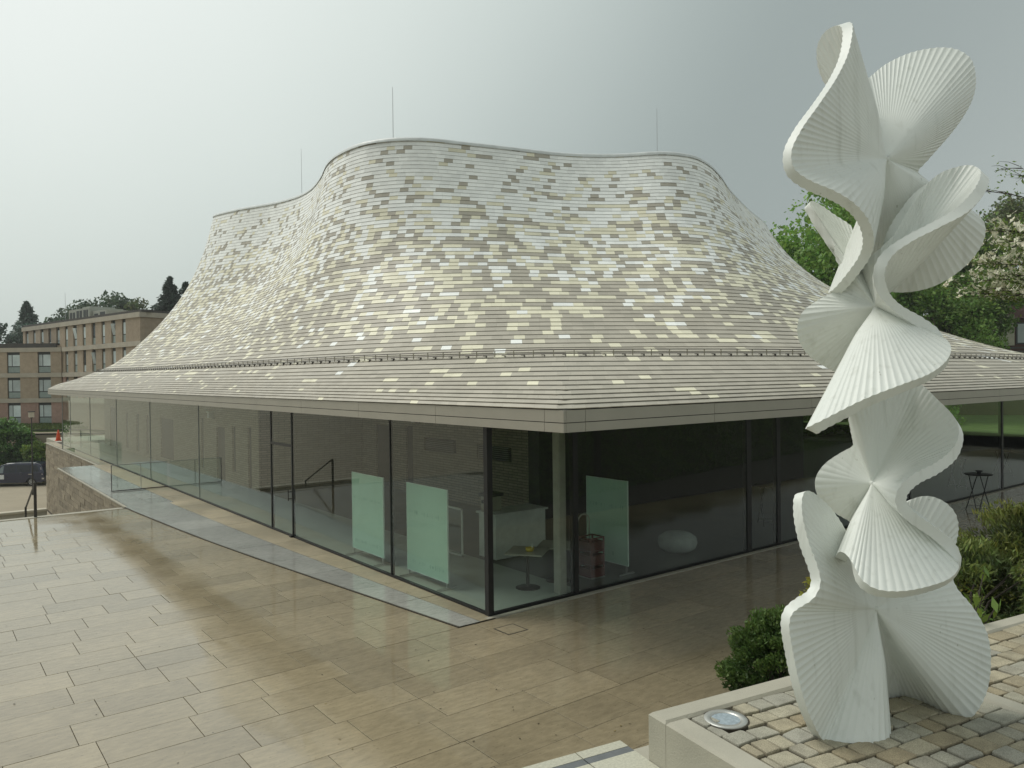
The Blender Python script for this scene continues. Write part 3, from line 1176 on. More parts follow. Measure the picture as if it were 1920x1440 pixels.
# mint display panels on castors
mint = M("mint_film_panel", (0.36, 0.56, 0.45), 0.45, 0.04, 2)
mintb = M("panel_edge", (0.50, 0.62, 0.56), 0.4)
ink = M("faint_panel_print", (0.25, 0.42, 0.33), 0.5)


def panel(x, y0, y1, z0, z1, lab, strokes=True):
    e = empty("display_panel", (x, (y0 + y1) / 2, 0))
    tag(e, lab, "panel", "mint display panels")
    bx("board", (x - 0.012, y0, z0), (x + 0.012, y1, z1), mint, e)
    m = MB()
    m.box((x - 0.016, y0 - 0.012, z0), (x + 0.016, y0, z1))
    m.box((x - 0.016, y1, z0), (x + 0.016, y1 + 0.012, z1))
    m.box((x - 0.016, y0 - 0.012, z1), (x + 0.016, y1 + 0.012, z1 + 0.014))
    m.box((x - 0.016, y0 - 0.012, z0 - 0.014), (x + 0.016, y1 + 0.012, z0))
    m.build("frame", mintb, e)
    for y in (y0 + 0.05, y1 - 0.05):
        m = MB()
        m.box((x - 0.012, y - 0.015, 0.05), (x + 0.012, y + 0.015, z0 - 0.014))
        m.box((x - 0.22, y - 0.02, 0.03), (x + 0.22, y + 0.02, 0.055))
        m.build("foot", MT["steel"], e)
    if strokes:
        rs = random.Random(int(y0 * 100))
        for zc in (z0 + (z1 - z0) * 0.68, z0 + (z1 - z0) * 0.11):
            m = MB()
            y = y0 + 0.12
            while y < y1 - 0.1:
                if rs.random() < 0.62:
                    h = rs.choice((0.03, 0.05, 0.08, 0.085))
                    m.box((x - 0.0136, y, zc - h / 2), (x - 0.0126, y + rs.choice((0.006, 0.009, 0.02)), zc + h / 2))
                y += rs.uniform(0.025, 0.06)
            m.build("print", ink, e)
    return e


panel(0.32, 4.36, 5.86, 0.19, 1.94, "mint green display panel behind the left glass, farther left of the two")
panel(0.32, 1.79, 3.32, 0.16, 1.95, "mint green display panel behind the left glass, nearest the black corner post")
panel(3.75, 0.30, 1.50, 0.22, 1.95, "mint green display panel behind the right glass, beside the stacked crates")

# white counter with a framed front and coffee machine
ct = empty("counter", (3.0, 3.6, 0))
tag(ct, "white serving counter with framed glass front behind the corner glass", "counter")
wl = M("counter_white", (0.62, 0.64, 0.60), 0.5)
bx("counter_body", (2.45, 3.1, 0.03), (3.9, 3.75, 1.02), wl, ct)
bx("counter_top", (2.4, 3.05, 1.02), (3.95, 3.8, 1.06), wl, ct)
bx("kick", (2.5, 3.13, 0.012), (3.85, 3.72, 0.03), MT["dark"], ct)
m = MB()
for (a, b_) in (((2.0, 3.78, 0.05), (2.03, 3.82, 1.15)), ((2.0, 4.55, 0.05), (2.03, 4.59, 1.15)), ((2.0, 3.78, 1.11), (2.03, 4.59, 1.15)), ((2.0, 3.78, 0.05), (2.03, 4.59, 0.09))):
    m.box(a, b_)
m.build("front_frame", wl, ct)
np_mesh("front_glass", [(2.015, 3.82, 0.09), (2.015, 4.55, 0.09), (2.015, 4.55, 1.11), (2.015, 3.82, 1.11)], [(0, 1, 2, 3)], MT["clear"], ct)
cm = empty("coffee_machine", (2.75, 3.6, 1.06))
tag(cm, "dark and beige coffee machine on the white counter", "coffee machine")
bx("machine_body", (2.5, 3.42, 1.06), (2.86, 3.75, 1.40), M("beige_plastic", (0.32, 0.30, 0.24), 0.5), cm, 0.015)
bx("machine_hood", (2.46, 3.38, 1.40), (2.90, 3.78, 1.47), MT["dark"], cm, 0.01)
bx("spout", (2.44, 3.55, 1.25), (2.5, 3.63, 1.32), MT["dark"], cm)


# bistro tables just inside the corner
def pedestal(cx, cy, lab, square=True, h=0.74):
    e = empty("bistro_table", (cx, cy, 0))
    tag(e, lab, "table", "pedestal tables inside the corner")
    if square:
        a = R(38)
        ux, uy = np.array([math.cos(a), math.sin(a), 0]), np.array([-math.sin(a), math.cos(a), 0])
        MB().obox((cx, cy, h - 0.012), ux * 0.37, uy * 0.37, (0, 0, 0.012)).build("table_top", M("grey_table_top", (0.34, 0.33, 0.28), 0.35) if "grey_table_top" not in bpy.data.materials else bpy.data.materials["grey_table_top"], e)
    MB().tube([(cx, cy, 0.03), (cx, cy, h - 0.024)], 0.035, 12).build("stem", MT["dsteel"], e)
    MB().lathe((cx, cy, 0.012), [(0.24, 0.0), (0.24, 0.012), (0.20, 0.022), (0.05, 0.04), (0.04, 0.06)], 32).build("base", MT["dsteel"], e)
    return e


pedestal(1.62, 0.95, "square-topped pedestal table with a yellow bowl behind the corner glass")
pedestal(2.42, 0.98, "square-topped pedestal table behind the slim column, right of the yellow bowl table")
bowl = empty("sugar_bowl", (1.62, 0.88, 0.74))
tag(bowl, "small yellow dish holding white sachets on the corner table", "dish")
MB().lathe((1.62, 0.88, 0.741), [(0.07, 0.0), (0.085, 0.07), (0.08, 0.07), (0.066, 0.01)], 20).build("dish", M("yellow_plastic", (0.62, 0.47, 0.06), 0.4), bowl, True)
for i in range(3):
    x = 1.66 + 0.02 * i
    MB().obox((x, 0.86 + 0.01 * i, 0.83), (0.006, 0.0, 0.002), (0, 0.002, 0), (0.012 * (i - 1), 0, 0.06)).build("sachet", MT["white"], bowl)

# dark red crates on a hand truck
cr = M("dark_red_crate", (0.10, 0.022, 0.02), 0.45, 0.15, 6)
for i in range(3):
    e = empty("drinks_crate", (3.12, 0.72, 0.05 + i * 0.27))
    tag(e, ("bottom", "middle", "top")[i] + " dark red drinks crate of the stack behind the right glass", "crate", "stacked drinks crates")
    z = 0.05 + i * 0.27
    m = MB()
    m.box((2.92, 0.54, z), (3.32, 0.56, z + 0.17))
    m.box((2.92, 0.88, z), (3.32, 0.90, z + 0.17))
    m.box((2.92, 0.56, z), (2.94, 0.88, z + 0.17))
    m.box((3.30, 0.56, z), (3.32, 0.88, z + 0.17))
    m.box((2.94, 0.56, z), (3.30, 0.88, z + 0.01))
    m.build("crate_walls", cr, e)
    m = MB()
    for a, b_ in (((2.92, 0.54), (3.32, 0.56)), ((2.92, 0.88), (3.32, 0.90)), ((2.92, 0.56), (2.94, 0.88)), ((3.30, 0.56), (3.32, 0.88))):
        m.box((*a, z + 0.235), (*b_, z + 0.262))
    for q in ((2.92, 0.54), (3.29, 0.54), (2.92, 0.87), (3.29, 0.87)):
        m.box((q[0], q[1], z + 0.17), (q[0] + 0.03, q[1] + 0.03, z + 0.235))
    m.build("crate_rim", cr, e)
ht = empty("hand_truck", (3.1, 0.98, 0))
tag(ht, "steel hand truck with a rounded handle behind the red crates", "hand truck")
pts = [(2.96, 0.95, 0.06), (2.96, 0.95, 1.12)] + [(2.96 + 0.16 - 0.16 * math.cos(t), 0.95, 1.12 + 0.16 * math.sin(t)) for t in np.linspace(0.2, math.pi - 0.2, 8)] + [(3.28, 0.95, 1.12), (3.28, 0.95, 0.06)]
MB().tube(pts, 0.014, 8).build("handle", MT["steel"], ht, True)
bx("toe_plate", (2.93, 0.53, 0.025), (3.31, 0.95, 0.04), MT["steel"], ht)
for x in (2.90, 3.32):
    MB().tube([(x, 1.0, 0.1), (x + 0.035, 1.0, 0.1)], 0.085, 16).build("wheel", MT["dark"], ht)

pf = MB().lathe((6.3, 1.15, 0.012), [(0.30, 0.0), (0.42, 0.08), (0.46, 0.2), (0.43, 0.33), (0.30, 0.42), (0.1, 0.45)], 28).build("pouf", M("pale_pouf_fabric", (0.34, 0.36, 0.35), 0.9), None, True)
tag(pf, "round pale seat pouf on the floor behind the right glass", "pouf")


# folding high tables
def high_table(cx, cy, rz, lab, item=True):
    e = empty("high_table", (cx, cy, 0))
    tag(e, lab, "table", "folding high tables")
    MB().lathe((cx, cy, 1.075), [(0.36, 0.0), (0.38, 0.012), (0.38, 0.022), (0.36, 0.03)], 28).build("table_top", MT["frame"], e)
    ca, sa = math.cos(rz), math.sin(rz)
    for sgn in (-1, 1):
        for t in (-0.2, 0.2):
            f = lambda u, w, z: (cx + ca * u - sa * w, cy + sa * u + ca * w, z)
            MB().tube([f(sgn * 0.30, t, 0.0), f(-sgn * 0.22, t * 0.8, 1.07)], 0.014, 6).build("leg", MT["frame"], e)
        MB().tube([(cx + ca * sgn * 0.245 + sa * 0.2, cy + sa * sgn * 0.245 - ca * 0.2, 0.12), (cx + ca * sgn * 0.245 - sa * 0.2, cy + sa * sgn * 0.245 + ca * 0.2, 0.12)], 0.01, 6).build("stretcher", MT["frame"], e)
    if item:
        d = MB().lathe((cx + 0.06, cy, 1.106), [(0.05, 0), (0.055, 0.05), (0.09, 0.06), (0.10, 0.09)], 14).build("ashtray", MT["dark"])
        tag(d, "dark ashtray on the " + lab.split(" standing")[0], "ashtray", "ashtrays on the high tables")
    return e


high_table(17.0, -1.2, R(50), "black folding high table standing outside the right glass front")
high_table(21.2, 1.1, R(50), "black folding high table standing inside the right glass, nearer the sculpture", False)  # added inside to stand for the mirror image of the outdoor table
high_table(26.0, 1.4, R(60), "black folding high table standing inside the right glass, at the frame edge", False)
high_table(10.6, 1.6, R(50), "black folding high table standing inside the right glass, left of the sculpture", False)

# drain cover let into the paving by the glass corner
dc = empty("drain_cover", (-0.15, -0.78, 0))
tag(dc, "square stone drain cover with a dark gap near the glass corner", "drain cover")
bx("cover_plate", (-0.32, -0.96, -0.004), (0.04, -0.60, 0.0045), MT["stone"], dc)
m = MB()
for lo, hi in (((-0.345, -0.985, -0.01), (0.065, -0.962, 0.0035)), ((-0.345, -0.598, -0.01), (0.065, -0.575, 0.0035)), ((-0.345, -0.962, -0.01), (-0.322, -0.598, 0.0035)), ((0.042, -0.962, -0.01), (0.065, -0.598, 0.0035))):
    m.box(lo, hi)
m.build("gap", MT["joint"], dc)

# glass balustrade across the deck
bl = empty("balustrade", (-1, 21.1, 0))
tag(bl, "glass balustrade with a steel rail across the deck beside the left glass", "balustrade")
np_mesh("pane", [(-1.98, 21.1, 0.08), (-0.05, 21.1, 0.08), (-0.05, 21.1, 1.0), (-1.98, 21.1, 1.0)], [(0, 1, 2, 3)], MT["clear"], bl)
bx("top_rail", (-2.02, 21.085, 1.0), (-0.04, 21.115, 1.025), MT["steel"], bl)
bx("bottom_rail", (-1.98, 21.09, 0.03), (-0.04, 21.11, 0.065), MT["dsteel"], bl)
bx("post", (-2.015, 21.09, 0.03), (-1.99, 21.11, 1.0), MT["dsteel"], bl)
bx("post", (-1.0, 21.085, 0.085), (-0.98, 21.115, 1.0), MT["steel"], bl)
bl2 = empty("balustrade", (-1.3, 32, 0))
tag(bl2, "glass balustrade along the far deck end beyond the podium wall", "balustrade")
np_mesh("pane", [(-0.5, 32.1, 0.05), (-0.5, 44.0, 0.05), (-0.5, 44.0, 1.05), (-0.5, 32.1, 1.05)], [(0, 1, 2, 3)], MT["clear"], bl2)
bx("end_post", (-0.53, 44.0, 0.0), (-0.47, 44.05, 1.1), MT["steel"], bl2)

# handrail at the head of the steps
hr = empty("handrail", (-4.89, 16.9, 0))
tag(hr, "flat dark steel handrail at the head of the steps, plaza edge on the left", "handrail")
bx("post", (-4.93, 16.86, 0.0), (-4.85, 16.90, 1.06), MT["dsteel"], hr)
MB().obox((-4.89, 18.2, 0.50), (0.022, 0, 0), (0, 1.32, -0.56), (0, 0.008, 0.018)).build("rail", MT["dsteel"], hr)
bx("lower_post", (-4.92, 19.46, -1.1), (-4.86, 19.5, 0.0), MT["dsteel"], hr)
# steps
st = empty("steps", (-8, 18, -2))
tag(st, kind="structure")
for i in range(14):
    bx("step", (-14, 17.07 + i * 0.34, -0.165 * (i + 2) - 0.2), (-2.4, 17.07 + (i + 1) * 0.34 + 0.02, -0.165 * (i + 1)), MT["concrete"], st)

# ------------------------------------------------------------------ sculpture: four fluted, folded discs one above the other
SCULPT=[([-4.49,-9.154,5.062],[[-4.655,-9.071,5.624],[-4.742,-9.106,5.472],[-4.826,-9.105,5.353],[-4.95,-9.099,5.22],[-5.048,-9.076,5.102],[-5.099,-9.063,5.006],[-5.099,-9.076,4.931],[-5.054,-9.124,4.876],[-4.981,-9.182,4.835],[-4.903,-9.217,4.792],[-4.825,-9.228,4.736],[-4.762,-9.214,4.672],[-4.708,-9.168,4.618],[-4.682,-9.1,4.554],[-4.659,-9.03,4.499],[-4.625,-8.981,4.483],[-4.506,-8.947,4.495],[-4.332,-8.993,4.53],[-4.246,-9.098,4.51],[-4.19,-9.191,4.524],[-4.134,-9.259,4.569],[-4.067,-9.311,4.64],[-4.026,-9.342,4.714],[-4.016,-9.349,4.764],[-4.006,-9.331,4.816],[-4.046,-9.248,4.894],[-4.125,-9.161,4.993],[-4.195,-9.131,5.057],[-4.176,-9.17,5.11],[-4.09,-9.21,5.202],[-3.978,-9.245,5.322],[-3.894,-9.259,5.435],[-3.843,-9.246,5.54],[-3.82,-9.212,5.632],[-3.842,-9.144,5.688],[-3.944,-9.04,5.685],[-4.077,-8.962,5.622],[-4.235,-8.929,5.517],[-4.396,-8.919,5.452],[-4.509,-8.907,5.47],[-4.555,-8.896,5.54],[-4.578,-8.902,5.61],[-4.592,-8.942,5.654],[-4.607,-9.006,5.662]]),([-4.596,-9.156,4.421],[[-5.149,-9.188,3.921],[-5.11,-9.269,3.972],[-5.042,-9.346,4.027],[-4.94,-9.425,4.077],[-4.811,-9.474,4.121],[-4.709,-9.489,4.173],[-4.645,-9.475,4.225],[-4.618,-9.432,4.276],[-4.629,-9.36,4.335],[-4.682,-9.292,4.397],[-4.749,-9.265,4.461],[-4.771,-9.259,4.537],[-4.746,-9.278,4.609],[-4.702,-9.337,4.665],[-4.638,-9.411,4.715],[-4.564,-9.48,4.77],[-4.477,-9.509,4.842],[-4.398,-9.506,4.911],[-4.317,-9.468,4.966],[-4.299,-9.405,5.0],[-4.347,-9.33,4.987],[-4.401,-9.276,4.938],[-4.495,-9.23,4.825],[-4.583,-9.188,4.68],[-4.591,-9.132,4.623],[-4.51,-9.043,4.698],[-4.458,-8.981,4.784],[-4.492,-8.903,4.851],[-4.549,-8.858,4.901],[-4.6,-8.843,4.912],[-4.611,-8.873,4.857],[-4.613,-8.936,4.756],[-4.61,-9.003,4.648],[-4.596,-9.053,4.55],[-4.601,-9.037,4.509],[-4.635,-8.986,4.482],[-4.687,-8.921,4.435],[-4.72,-8.883,4.394],[-4.716,-8.862,4.336],[-4.678,-8.854,4.278],[-4.615,-8.865,4.221],[-4.536,-8.902,4.172],[-4.483,-8.943,4.137],[-4.503,-9.004,4.088],[-4.666,-9.056,4.022],[-4.973,-9.135,3.936]]),([-4.618,-9.148,3.668],[[-4.355,-9.221,4.081],[-4.398,-9.34,3.997],[-4.436,-9.413,3.933],[-4.477,-9.445,3.882],[-4.539,-9.448,3.815],[-4.641,-9.42,3.757],[-4.742,-9.38,3.716],[-4.791,-9.356,3.668],[-4.795,-9.353,3.625],[-4.776,-9.381,3.578],[-4.716,-9.453,3.509],[-4.687,-9.503,3.449],[-4.693,-9.524,3.4],[-4.749,-9.518,3.356],[-4.852,-9.477,3.327],[-4.957,-9.408,3.311],[-5.003,-9.347,3.317],[-5.013,-9.301,3.343],[-4.985,-9.259,3.385],[-4.95,-9.223,3.415],[-4.917,-9.185,3.416],[-4.863,-9.139,3.378],[-4.714,-9.077,3.389],[-4.584,-9.05,3.47],[-4.551,-9.025,3.486],[-4.591,-8.981,3.521],[-4.639,-8.943,3.569],[-4.676,-8.927,3.623],[-4.686,-8.931,3.676],[-4.665,-8.959,3.731],[-4.618,-9.008,3.781],[-4.573,-9.055,3.823],[-4.614,-9.072,3.905],[-4.658,-9.088,3.988],[-4.593,-9.112,4.048],[-4.432,-9.161,4.083]]),([-4.655,-9.176,3.146],[[-4.985,-9.028,3.638],[-5.015,-9.044,3.568],[-5.033,-9.082,3.458],[-5.035,-9.119,3.375],[-5.044,-9.138,3.317],[-5.08,-9.136,3.275],[-5.127,-9.112,3.247],[-5.168,-9.094,3.218],[-5.187,-9.092,3.176],[-5.176,-9.102,3.058],[-5.155,-9.12,2.924],[-5.106,-9.134,2.795],[-5.02,-9.145,2.688],[-4.984,-9.198,2.688],[-4.92,-9.262,2.688],[-4.834,-9.292,2.688],[-4.694,-9.227,2.717],[-4.465,-9.1,2.688],[-4.421,-9.107,2.688],[-4.348,-9.145,2.688],[-4.341,-9.246,2.688],[-4.373,-9.358,2.688],[-4.36,-9.409,2.688],[-4.321,-9.44,2.746],[-4.273,-9.451,2.827],[-4.244,-9.447,2.946],[-4.237,-9.426,3.035],[-4.257,-9.384,3.121],[-4.268,-9.324,3.193],[-4.225,-9.28,3.28],[-4.165,-9.276,3.366],[-4.133,-9.274,3.433],[-4.143,-9.265,3.501],[-4.179,-9.237,3.549],[-4.235,-9.193,3.574],[-4.313,-9.158,3.564],[-4.41,-9.134,3.508],[-4.526,-9.108,3.413],[-4.634,-9.088,3.367],[-4.689,-9.071,3.402],[-4.739,-9.056,3.491],[-4.81,-9.038,3.576],[-4.894,-9.023,3.637],[-4.946,-9.021,3.651]])]



def catmull_closed(P, n):
    P = np.array(P, float)
    k = len(P)
    d = np.linalg.norm(np.roll(P, -1, 0) - P, axis=1) ** 0.5
    out_ = []
    per_ = []
    for i in range(k):
        p0, p1, p2, p3 = P[i - 1], P[i], P[(i + 1) % k], P[(i + 2) % k]
        t1, t2, t3 = d[i - 1], d[i - 1] + d[i], d[i - 1] + d[i] + d[(i + 1) % k]
        for t in np.linspace(t1, t2, 24, endpoint=False):
            A1 = p0 * (t1 - t) / t1 + p1 * t / t1
            A2 = p1 * (t2 - t) / (t2 - t1) + p2 * (t - t1) / (t2 - t1)
            A3 = p2 * (t3 - t) / (t3 - t2) + p3 * (t - t2) / (t3 - t2)
            B1 = A1 * (t2 - t) / t2 + A2 * t / t2
            B2 = A2 * (t3 - t) / (t3 - t1) + A3 * (t - t1) / (t3 - t1)
            out_.append(B1 * (t2 - t) / (t2 - t1) + B2 * (t - t1) / (t2 - t1))
    Q = np.array(out_)
    sl = np.linalg.norm(np.roll(Q, -1, 0) - Q, axis=1)
    cl = np.concatenate([[0], np.cumsum(sl)])
    Q2 = np.concatenate([Q, Q[:1]])
    s = np.linspace(0, cl[-1], n, endpoint=False)
    return np.stack([np.interp(s, cl, Q2[:, j]) for j in range(3)], 1), cl[-1]


def circ_smooth(A, k):
    w = np.hanning(2 * k + 3)[1:-1]
    w /= w.sum()
    B = np.concatenate([A[-k:], A, A[:k]])
    return np.stack([np.convolve(B[:, j], w, "valid") for j in range(A.shape[1])], 1)


sc_root = empty("sculpture", (-4.7, -9.2, PLIN))
tag(sc_root, "tall white sculpture of folded fluted fans on the cobbled plinth", "sculpture")
THK = 0.042
for node, rim in SCULPT:
    per_f = 9
    _, ltot = catmull_closed(rim, 400)
    nfl = int(ltot / 0.031)
    n = nfl * per_f
    Q, _ = catmull_closed(rim, n)
    Q = circ_smooth(Q, per_f)
    C = np.array(node)
    rad = Q - C
    tan = np.roll(Q, -2, 0) - np.roll(Q, 2, 0)
    nor = np.cross(tan, rad)
    nor /= np.linalg.norm(nor, axis=1)[:, None] + 1e-9
    nor = circ_smooth(nor, per_f)
    nor /= np.linalg.norm(nor, axis=1)[:, None] + 1e-9
    ph = (np.arange(n) % per_f) / per_f
    fl = np.abs(np.sin(math.pi * ph)) - 0.5
    rlen = np.linalg.norm(rad, axis=1)
    ts = np.array([0.02, 0.06, 0.11, 0.18, 0.26, 0.35, 0.45, 0.56, 0.67, 0.78, 0.88, 0.95, 1.0])
    amp = 0.0034
    T = []
    Bk = []
    for t in ts:
        base = C + rad * t
        a = (amp * min(1, (t / 0.9)) ** 1.7 * np.clip(rlen / 0.25, 0.3, 1.0))[:, None] * fl[:, None] * nor
        h = (THK * 0.5 * np.clip((t * rlen) / 0.20, 0.22, 1.0))[:, None] * nor
        T.append(base + a + h)
        Bk.append(base + a - h)
    T, Bk = np.array(T), np.array(Bk)
    T[:, :, 2] = np.maximum(T[:, :, 2], PLIN - 0.01)
    Bk[:, :, 2] = np.maximum(Bk[:, :, 2], PLIN - 0.01)
    m_ = len(ts)
    V = np.concatenate([T.reshape(-1, 3), Bk.reshape(-1, 3)])
    id1 = np.arange(m_ * n).reshape(m_, n)
    id2 = id1 + m_ * n
    def quads(a, flip):
        q = np.stack([a[:-1], np.roll(a, -1, 1)[:-1], np.roll(a, -1, 1)[1:], a[1:]], -1).reshape(-1, 4)
        return q[:, ::-1] if flip else q
    F = np.concatenate([quads(id1, False), quads(id2, True),
                        np.stack([id1[-1], np.roll(id1[-1], -1), np.roll(id2[-1], -1), id2[-1]], 1)])
    o = np_mesh("fluted_disc", V, F, MT["white"], sc_root)
    me = o.data
    sm = np.ones(len(F), bool)
    sm[-n:] = False
    me.polygons.foreach_set("use_smooth", sm)
    # keep the rim crisp
    me.update()
    bm_mod = o.modifiers.new("edge", "EDGE_SPLIT")
    bm_mod.split_angle = R(48)
    # collar where the folds meet
    MB().lathe((C[0], C[1], C[2] - 0.02), [(0.004, 0.008), (0.012, 0.014), (0.012, 0.026), (0.004, 0.032)], 12).build("joint", MT["white"], sc_root, True)

# ------------------------------------------------------------------ plinth with cobbles
pl = empty("plinth", tuple(tp(1, 1, TERR)))
tag(pl, "raised concrete-edged plinth with cobbles under the white sculpture", "plinth")


def kerb_stone(a0, a1, b0, b1, z0, z1, name="kerb_stone", mat=None, bev=0.012):
    V = []
    for z, o in ((z0, 0), (z1 - bev, 0), (z1, bev)):
        V += [tp(a0 + o, b0 + o, z), tp(a1 - o, b0 + o, z), tp(a1 - o, b1 - o, z), tp(a0 + o, b1 - o, z)]
    F = [(8, 11, 10, 9)]
    for r_ in range(2):
        for i in range(4):
            j = (i + 1) % 4
            F.append((r_ * 4 + j, r_ * 4 + i, r_ * 4 + 4 + i, r_ * 4 + 4 + j))
    return MB().add(V, F).build(name, mat or MT["concrete"], pl)


PW, PD, KW = 1.46, 1.75, 0.112
kerb_stone(0, PW, 0, KW, TERR - 0.05, PLIN + 0.006)
kerb_stone(0, KW, KW + 0.002, PD, TERR - 0.05, PLIN + 0.006)
kerb_stone(PW - 0.10, PW, KW + 0.002, PD, TERR - 0.05, PLIN + 0.003)
kerb_stone(PW + 0.002, 4.2, 0.0, 0.10, TERR - 0.05, PLIN + 0.003)
m = MB()
q = [tp(0.02, 0.02, PLIN - 0.012), tp(4.2, 0.02, PLIN - 0.012), tp(4.2, 2.2, PLIN - 0.012), tp(0.02, 2.2, PLIN - 0.012)]
m.add(q, [(3, 2, 1, 0)])
m.build("bedding", M("mossy_bedding", (0.06, 0.05, 0.032), 0.95, 0.4, 12, bump=0.5, bscale=60), pl)

cob_mat, t_, b_s = new_mat("cobble_granite")
nn, ll = t_.nodes.new, t_.links.new
oi = nn("ShaderNodeObjectInfo")
rp = nn("ShaderNodeValToRGB")
rp.color_ramp.interpolation = "LINEAR"
ee = rp.color_ramp.elements
ee[0].color = (0.30, 0.25, 0.16, 1)
ee[1].color = (0.37, 0.325, 0.225, 1)
for pos, c in ((0.3, (0.33, 0.295, 0.21)), (0.5, (0.31, 0.30, 0.25)), (0.7, (0.35, 0.335, 0.265)), (0.85, (0.38, 0.345, 0.25))):
    e = ee.new(pos)
    e.color = c + (1,)
ll(oi.outputs["Random"], rp.inputs["Fac"])
geo_ = nn("ShaderNodeNewGeometry")
sp = nn("ShaderNodeTexNoise")
sp.inputs["Scale"].default_value = 260
sp.inputs["Detail"].default_value = 3
ll(geo_.outputs["Position"], sp.inputs["Vector"])
sp2 = nn("ShaderNodeTexNoise")
sp2.inputs["Scale"].default_value = 14
sp2.inputs["Detail"].default_value = 4
ll(geo_.outputs["Position"], sp2.inputs["Vector"])
mra = nn("ShaderNodeMapRange")
mra.inputs["From Min"].default_value = 0.3
mra.inputs["From Max"].default_value = 0.7
mra.inputs["To Min"].default_value = 0.62
mra.inputs["To Max"].default_value = 1.32
ll(sp.outputs["Fac"], mra.inputs["Value"])
mrb = nn("ShaderNodeMapRange")
mrb.inputs["From Min"].default_value = 0.3
mrb.inputs["From Max"].default_value = 0.7
mrb.inputs["To Min"].default_value = 0.8
mrb.inputs["To Max"].default_value = 1.15
ll(sp2.outputs["Fac"], mrb.inputs["Value"])
mm_ = nn("ShaderNodeMath")
mm_.operation = "MULTIPLY"
ll(mra.outputs[0], mm_.inputs[0])
ll(mrb.outputs[0], mm_.inputs[1])
vs = nn("ShaderNodeVectorMath")
vs.operation = "SCALE"
ll(rp.outputs["Color"], vs.inputs[0])
ll(mm_.outputs[0], vs.inputs["Scale"])
ll(vs.outputs[0], b_s.inputs["Base Color"])
b_s.inputs["Roughness"].default_value = 0.75
bpn = nn("ShaderNodeBump")
bpn.inputs["Strength"].default_value = 0.35
bpn.inputs["Distance"].default_value = 0.004
ll(sp2.outputs["Fac"], bpn.inputs["Height"])
ll(bpn.outputs[0], b_s.inputs["Normal"])


def cobble(corners, zt):
    """rounded sett from four plan corners"""
    P = np.array(corners)
    c = P.mean(0)
    ring8 = []
    for i in range(4):
        a, b0, b1 = P[i], P[i - 1], P[(i + 1) % 4]
        f = random.uniform(0.04, 0.09)
        ring8 += [a + (b0 - a) * f, a + (b1 - a) * f]
    ring8 = np.array(ring8)
    ring8 += np.array([[random.uniform(-1, 1) * 0.003, random.uniform(-1, 1) * 0.003] for _ in ring8])
    V = []
    tx, ty = random.uniform(-1, 1) * 0.04, random.uniform(-1, 1) * 0.04
    for sc_, dz in ((1.0, -0.03), (1.0, -0.006), (0.965, -0.0015), (0.90, 0.0)):
        for q in ring8:
            r_ = c + (q - c) * sc_
            z = zt + dz + tx * (r_[0] - c[0]) + ty * (r_[1] - c[1])
            V.append(tuple(tp(r_[0], r_[1], z)))
    F = [tuple(range(31, 23, -1))]
    for k in range(3):
        for i in range(8):
            j = (i + 1) % 8
            F.append((k * 8 + j, k * 8 + i, k * 8 + 8 + i, k * 8 + 8 + j))
    return MB().add(V, F).build("cobble", cob_mat, pl)


UPL = (0.24, 0.207)     # uplight position on the plinth
ncob = 0


def lay(a0, a1, b0, b1, pitch, lens, skew=0.0, skip=True):
    global ncob
    b = b0
    row = 0
    while b < b1 - 0.03:
        w = pitch * random.uniform(0.93, 1.07)
        a = a0 - (random.random() * 0.06 if row else 0)
        wob = lambda q: 0.004 * math.sin(q * 9 + row * 1.7)
        while a < a1 - 0.02:
            l_ = random.choice(lens) * random.uniform(0.92, 1.1)
            s0, s1 = max(a, a0), min(a + l_, a1)
            if a1 - s1 < 0.05:
                s1 = a1
            gq = 0.0042
            j = lambda: random.uniform(-0.004, 0.004)
            cs = [(s0 + gq + j(), b + gq + wob(s0) + j()), (s1 - gq + j(), b + gq + wob(s1) + j()), (s1 - gq + j(), b + w - gq + wob(s1) + j()), (s0 + gq + j(), b + w - gq + wob(s0) + j())]
            ctr_ = np.mean(cs, 0)
            if s1 - s0 > 0.035 and math.hypot(ctr_[0] - UPL[0], ctr_[1] - UPL[1]) > 0.075:
                cobble(cs, PLIN + random.uniform(-0.004, 0.004))
                ncob += 1
            a = s1 if s1 == a1 else a + l_
        b += w
        row += 1


lay(KW + 0.006, PW - 0.106, KW + 0.006, 1.30, 0.098, (0.085, 0.10, 0.115, 0.14))
lay(PW + 0.008, 3.0, 0.108, 1.0, 0.10, (0.10, 0.13, 0.16))

# recessed uplight
ul = empty("uplight", tuple(tp(*UPL, PLIN)))
tag(ul, "round recessed uplight with a steel ring among the cobbles", "uplight")
ulc = tp(*UPL, PLIN - 0.01)
m = MB()
k = 40
for r_, z in ((0.089, -0.01), (0.089, 0.014), (0.0875, 0.0158), (0.060, 0.0150), (0.058, 0.010)):
    for i in range(k):
        w = 2 * math.pi * i / k
        m.v.append((ulc[0] + r_ * math.cos(w), ulc[1] + r_ * math.sin(w), ulc[2] + z))
for r_ in range(4):
    for i in range(k):
        j = (i + 1) % k
        m.f.append((r_ * k + i, r_ * k + j, (r_ + 1) * k + j, (r_ + 1) * k + i))
m.build("ring", M("uplight_steel", (0.55, 0.55, 0.52), 0.38, metal=0.7), ul, True)
MB().lathe((ulc[0], ulc[1], ulc[2] - 0.005), [(0.059, 0.0), (0.059, 0.017)], 40).build("lens", M("frosted_lens", (0.30, 0.36, 0.40), 0.25, 0.25, 60), ul)
MB().lathe((ulc[0], ulc[1], ulc[2] - 0.012), [(0.096, 0.0), (0.096, 0.0235)], 40).build("seal", MT["joint"], ul)

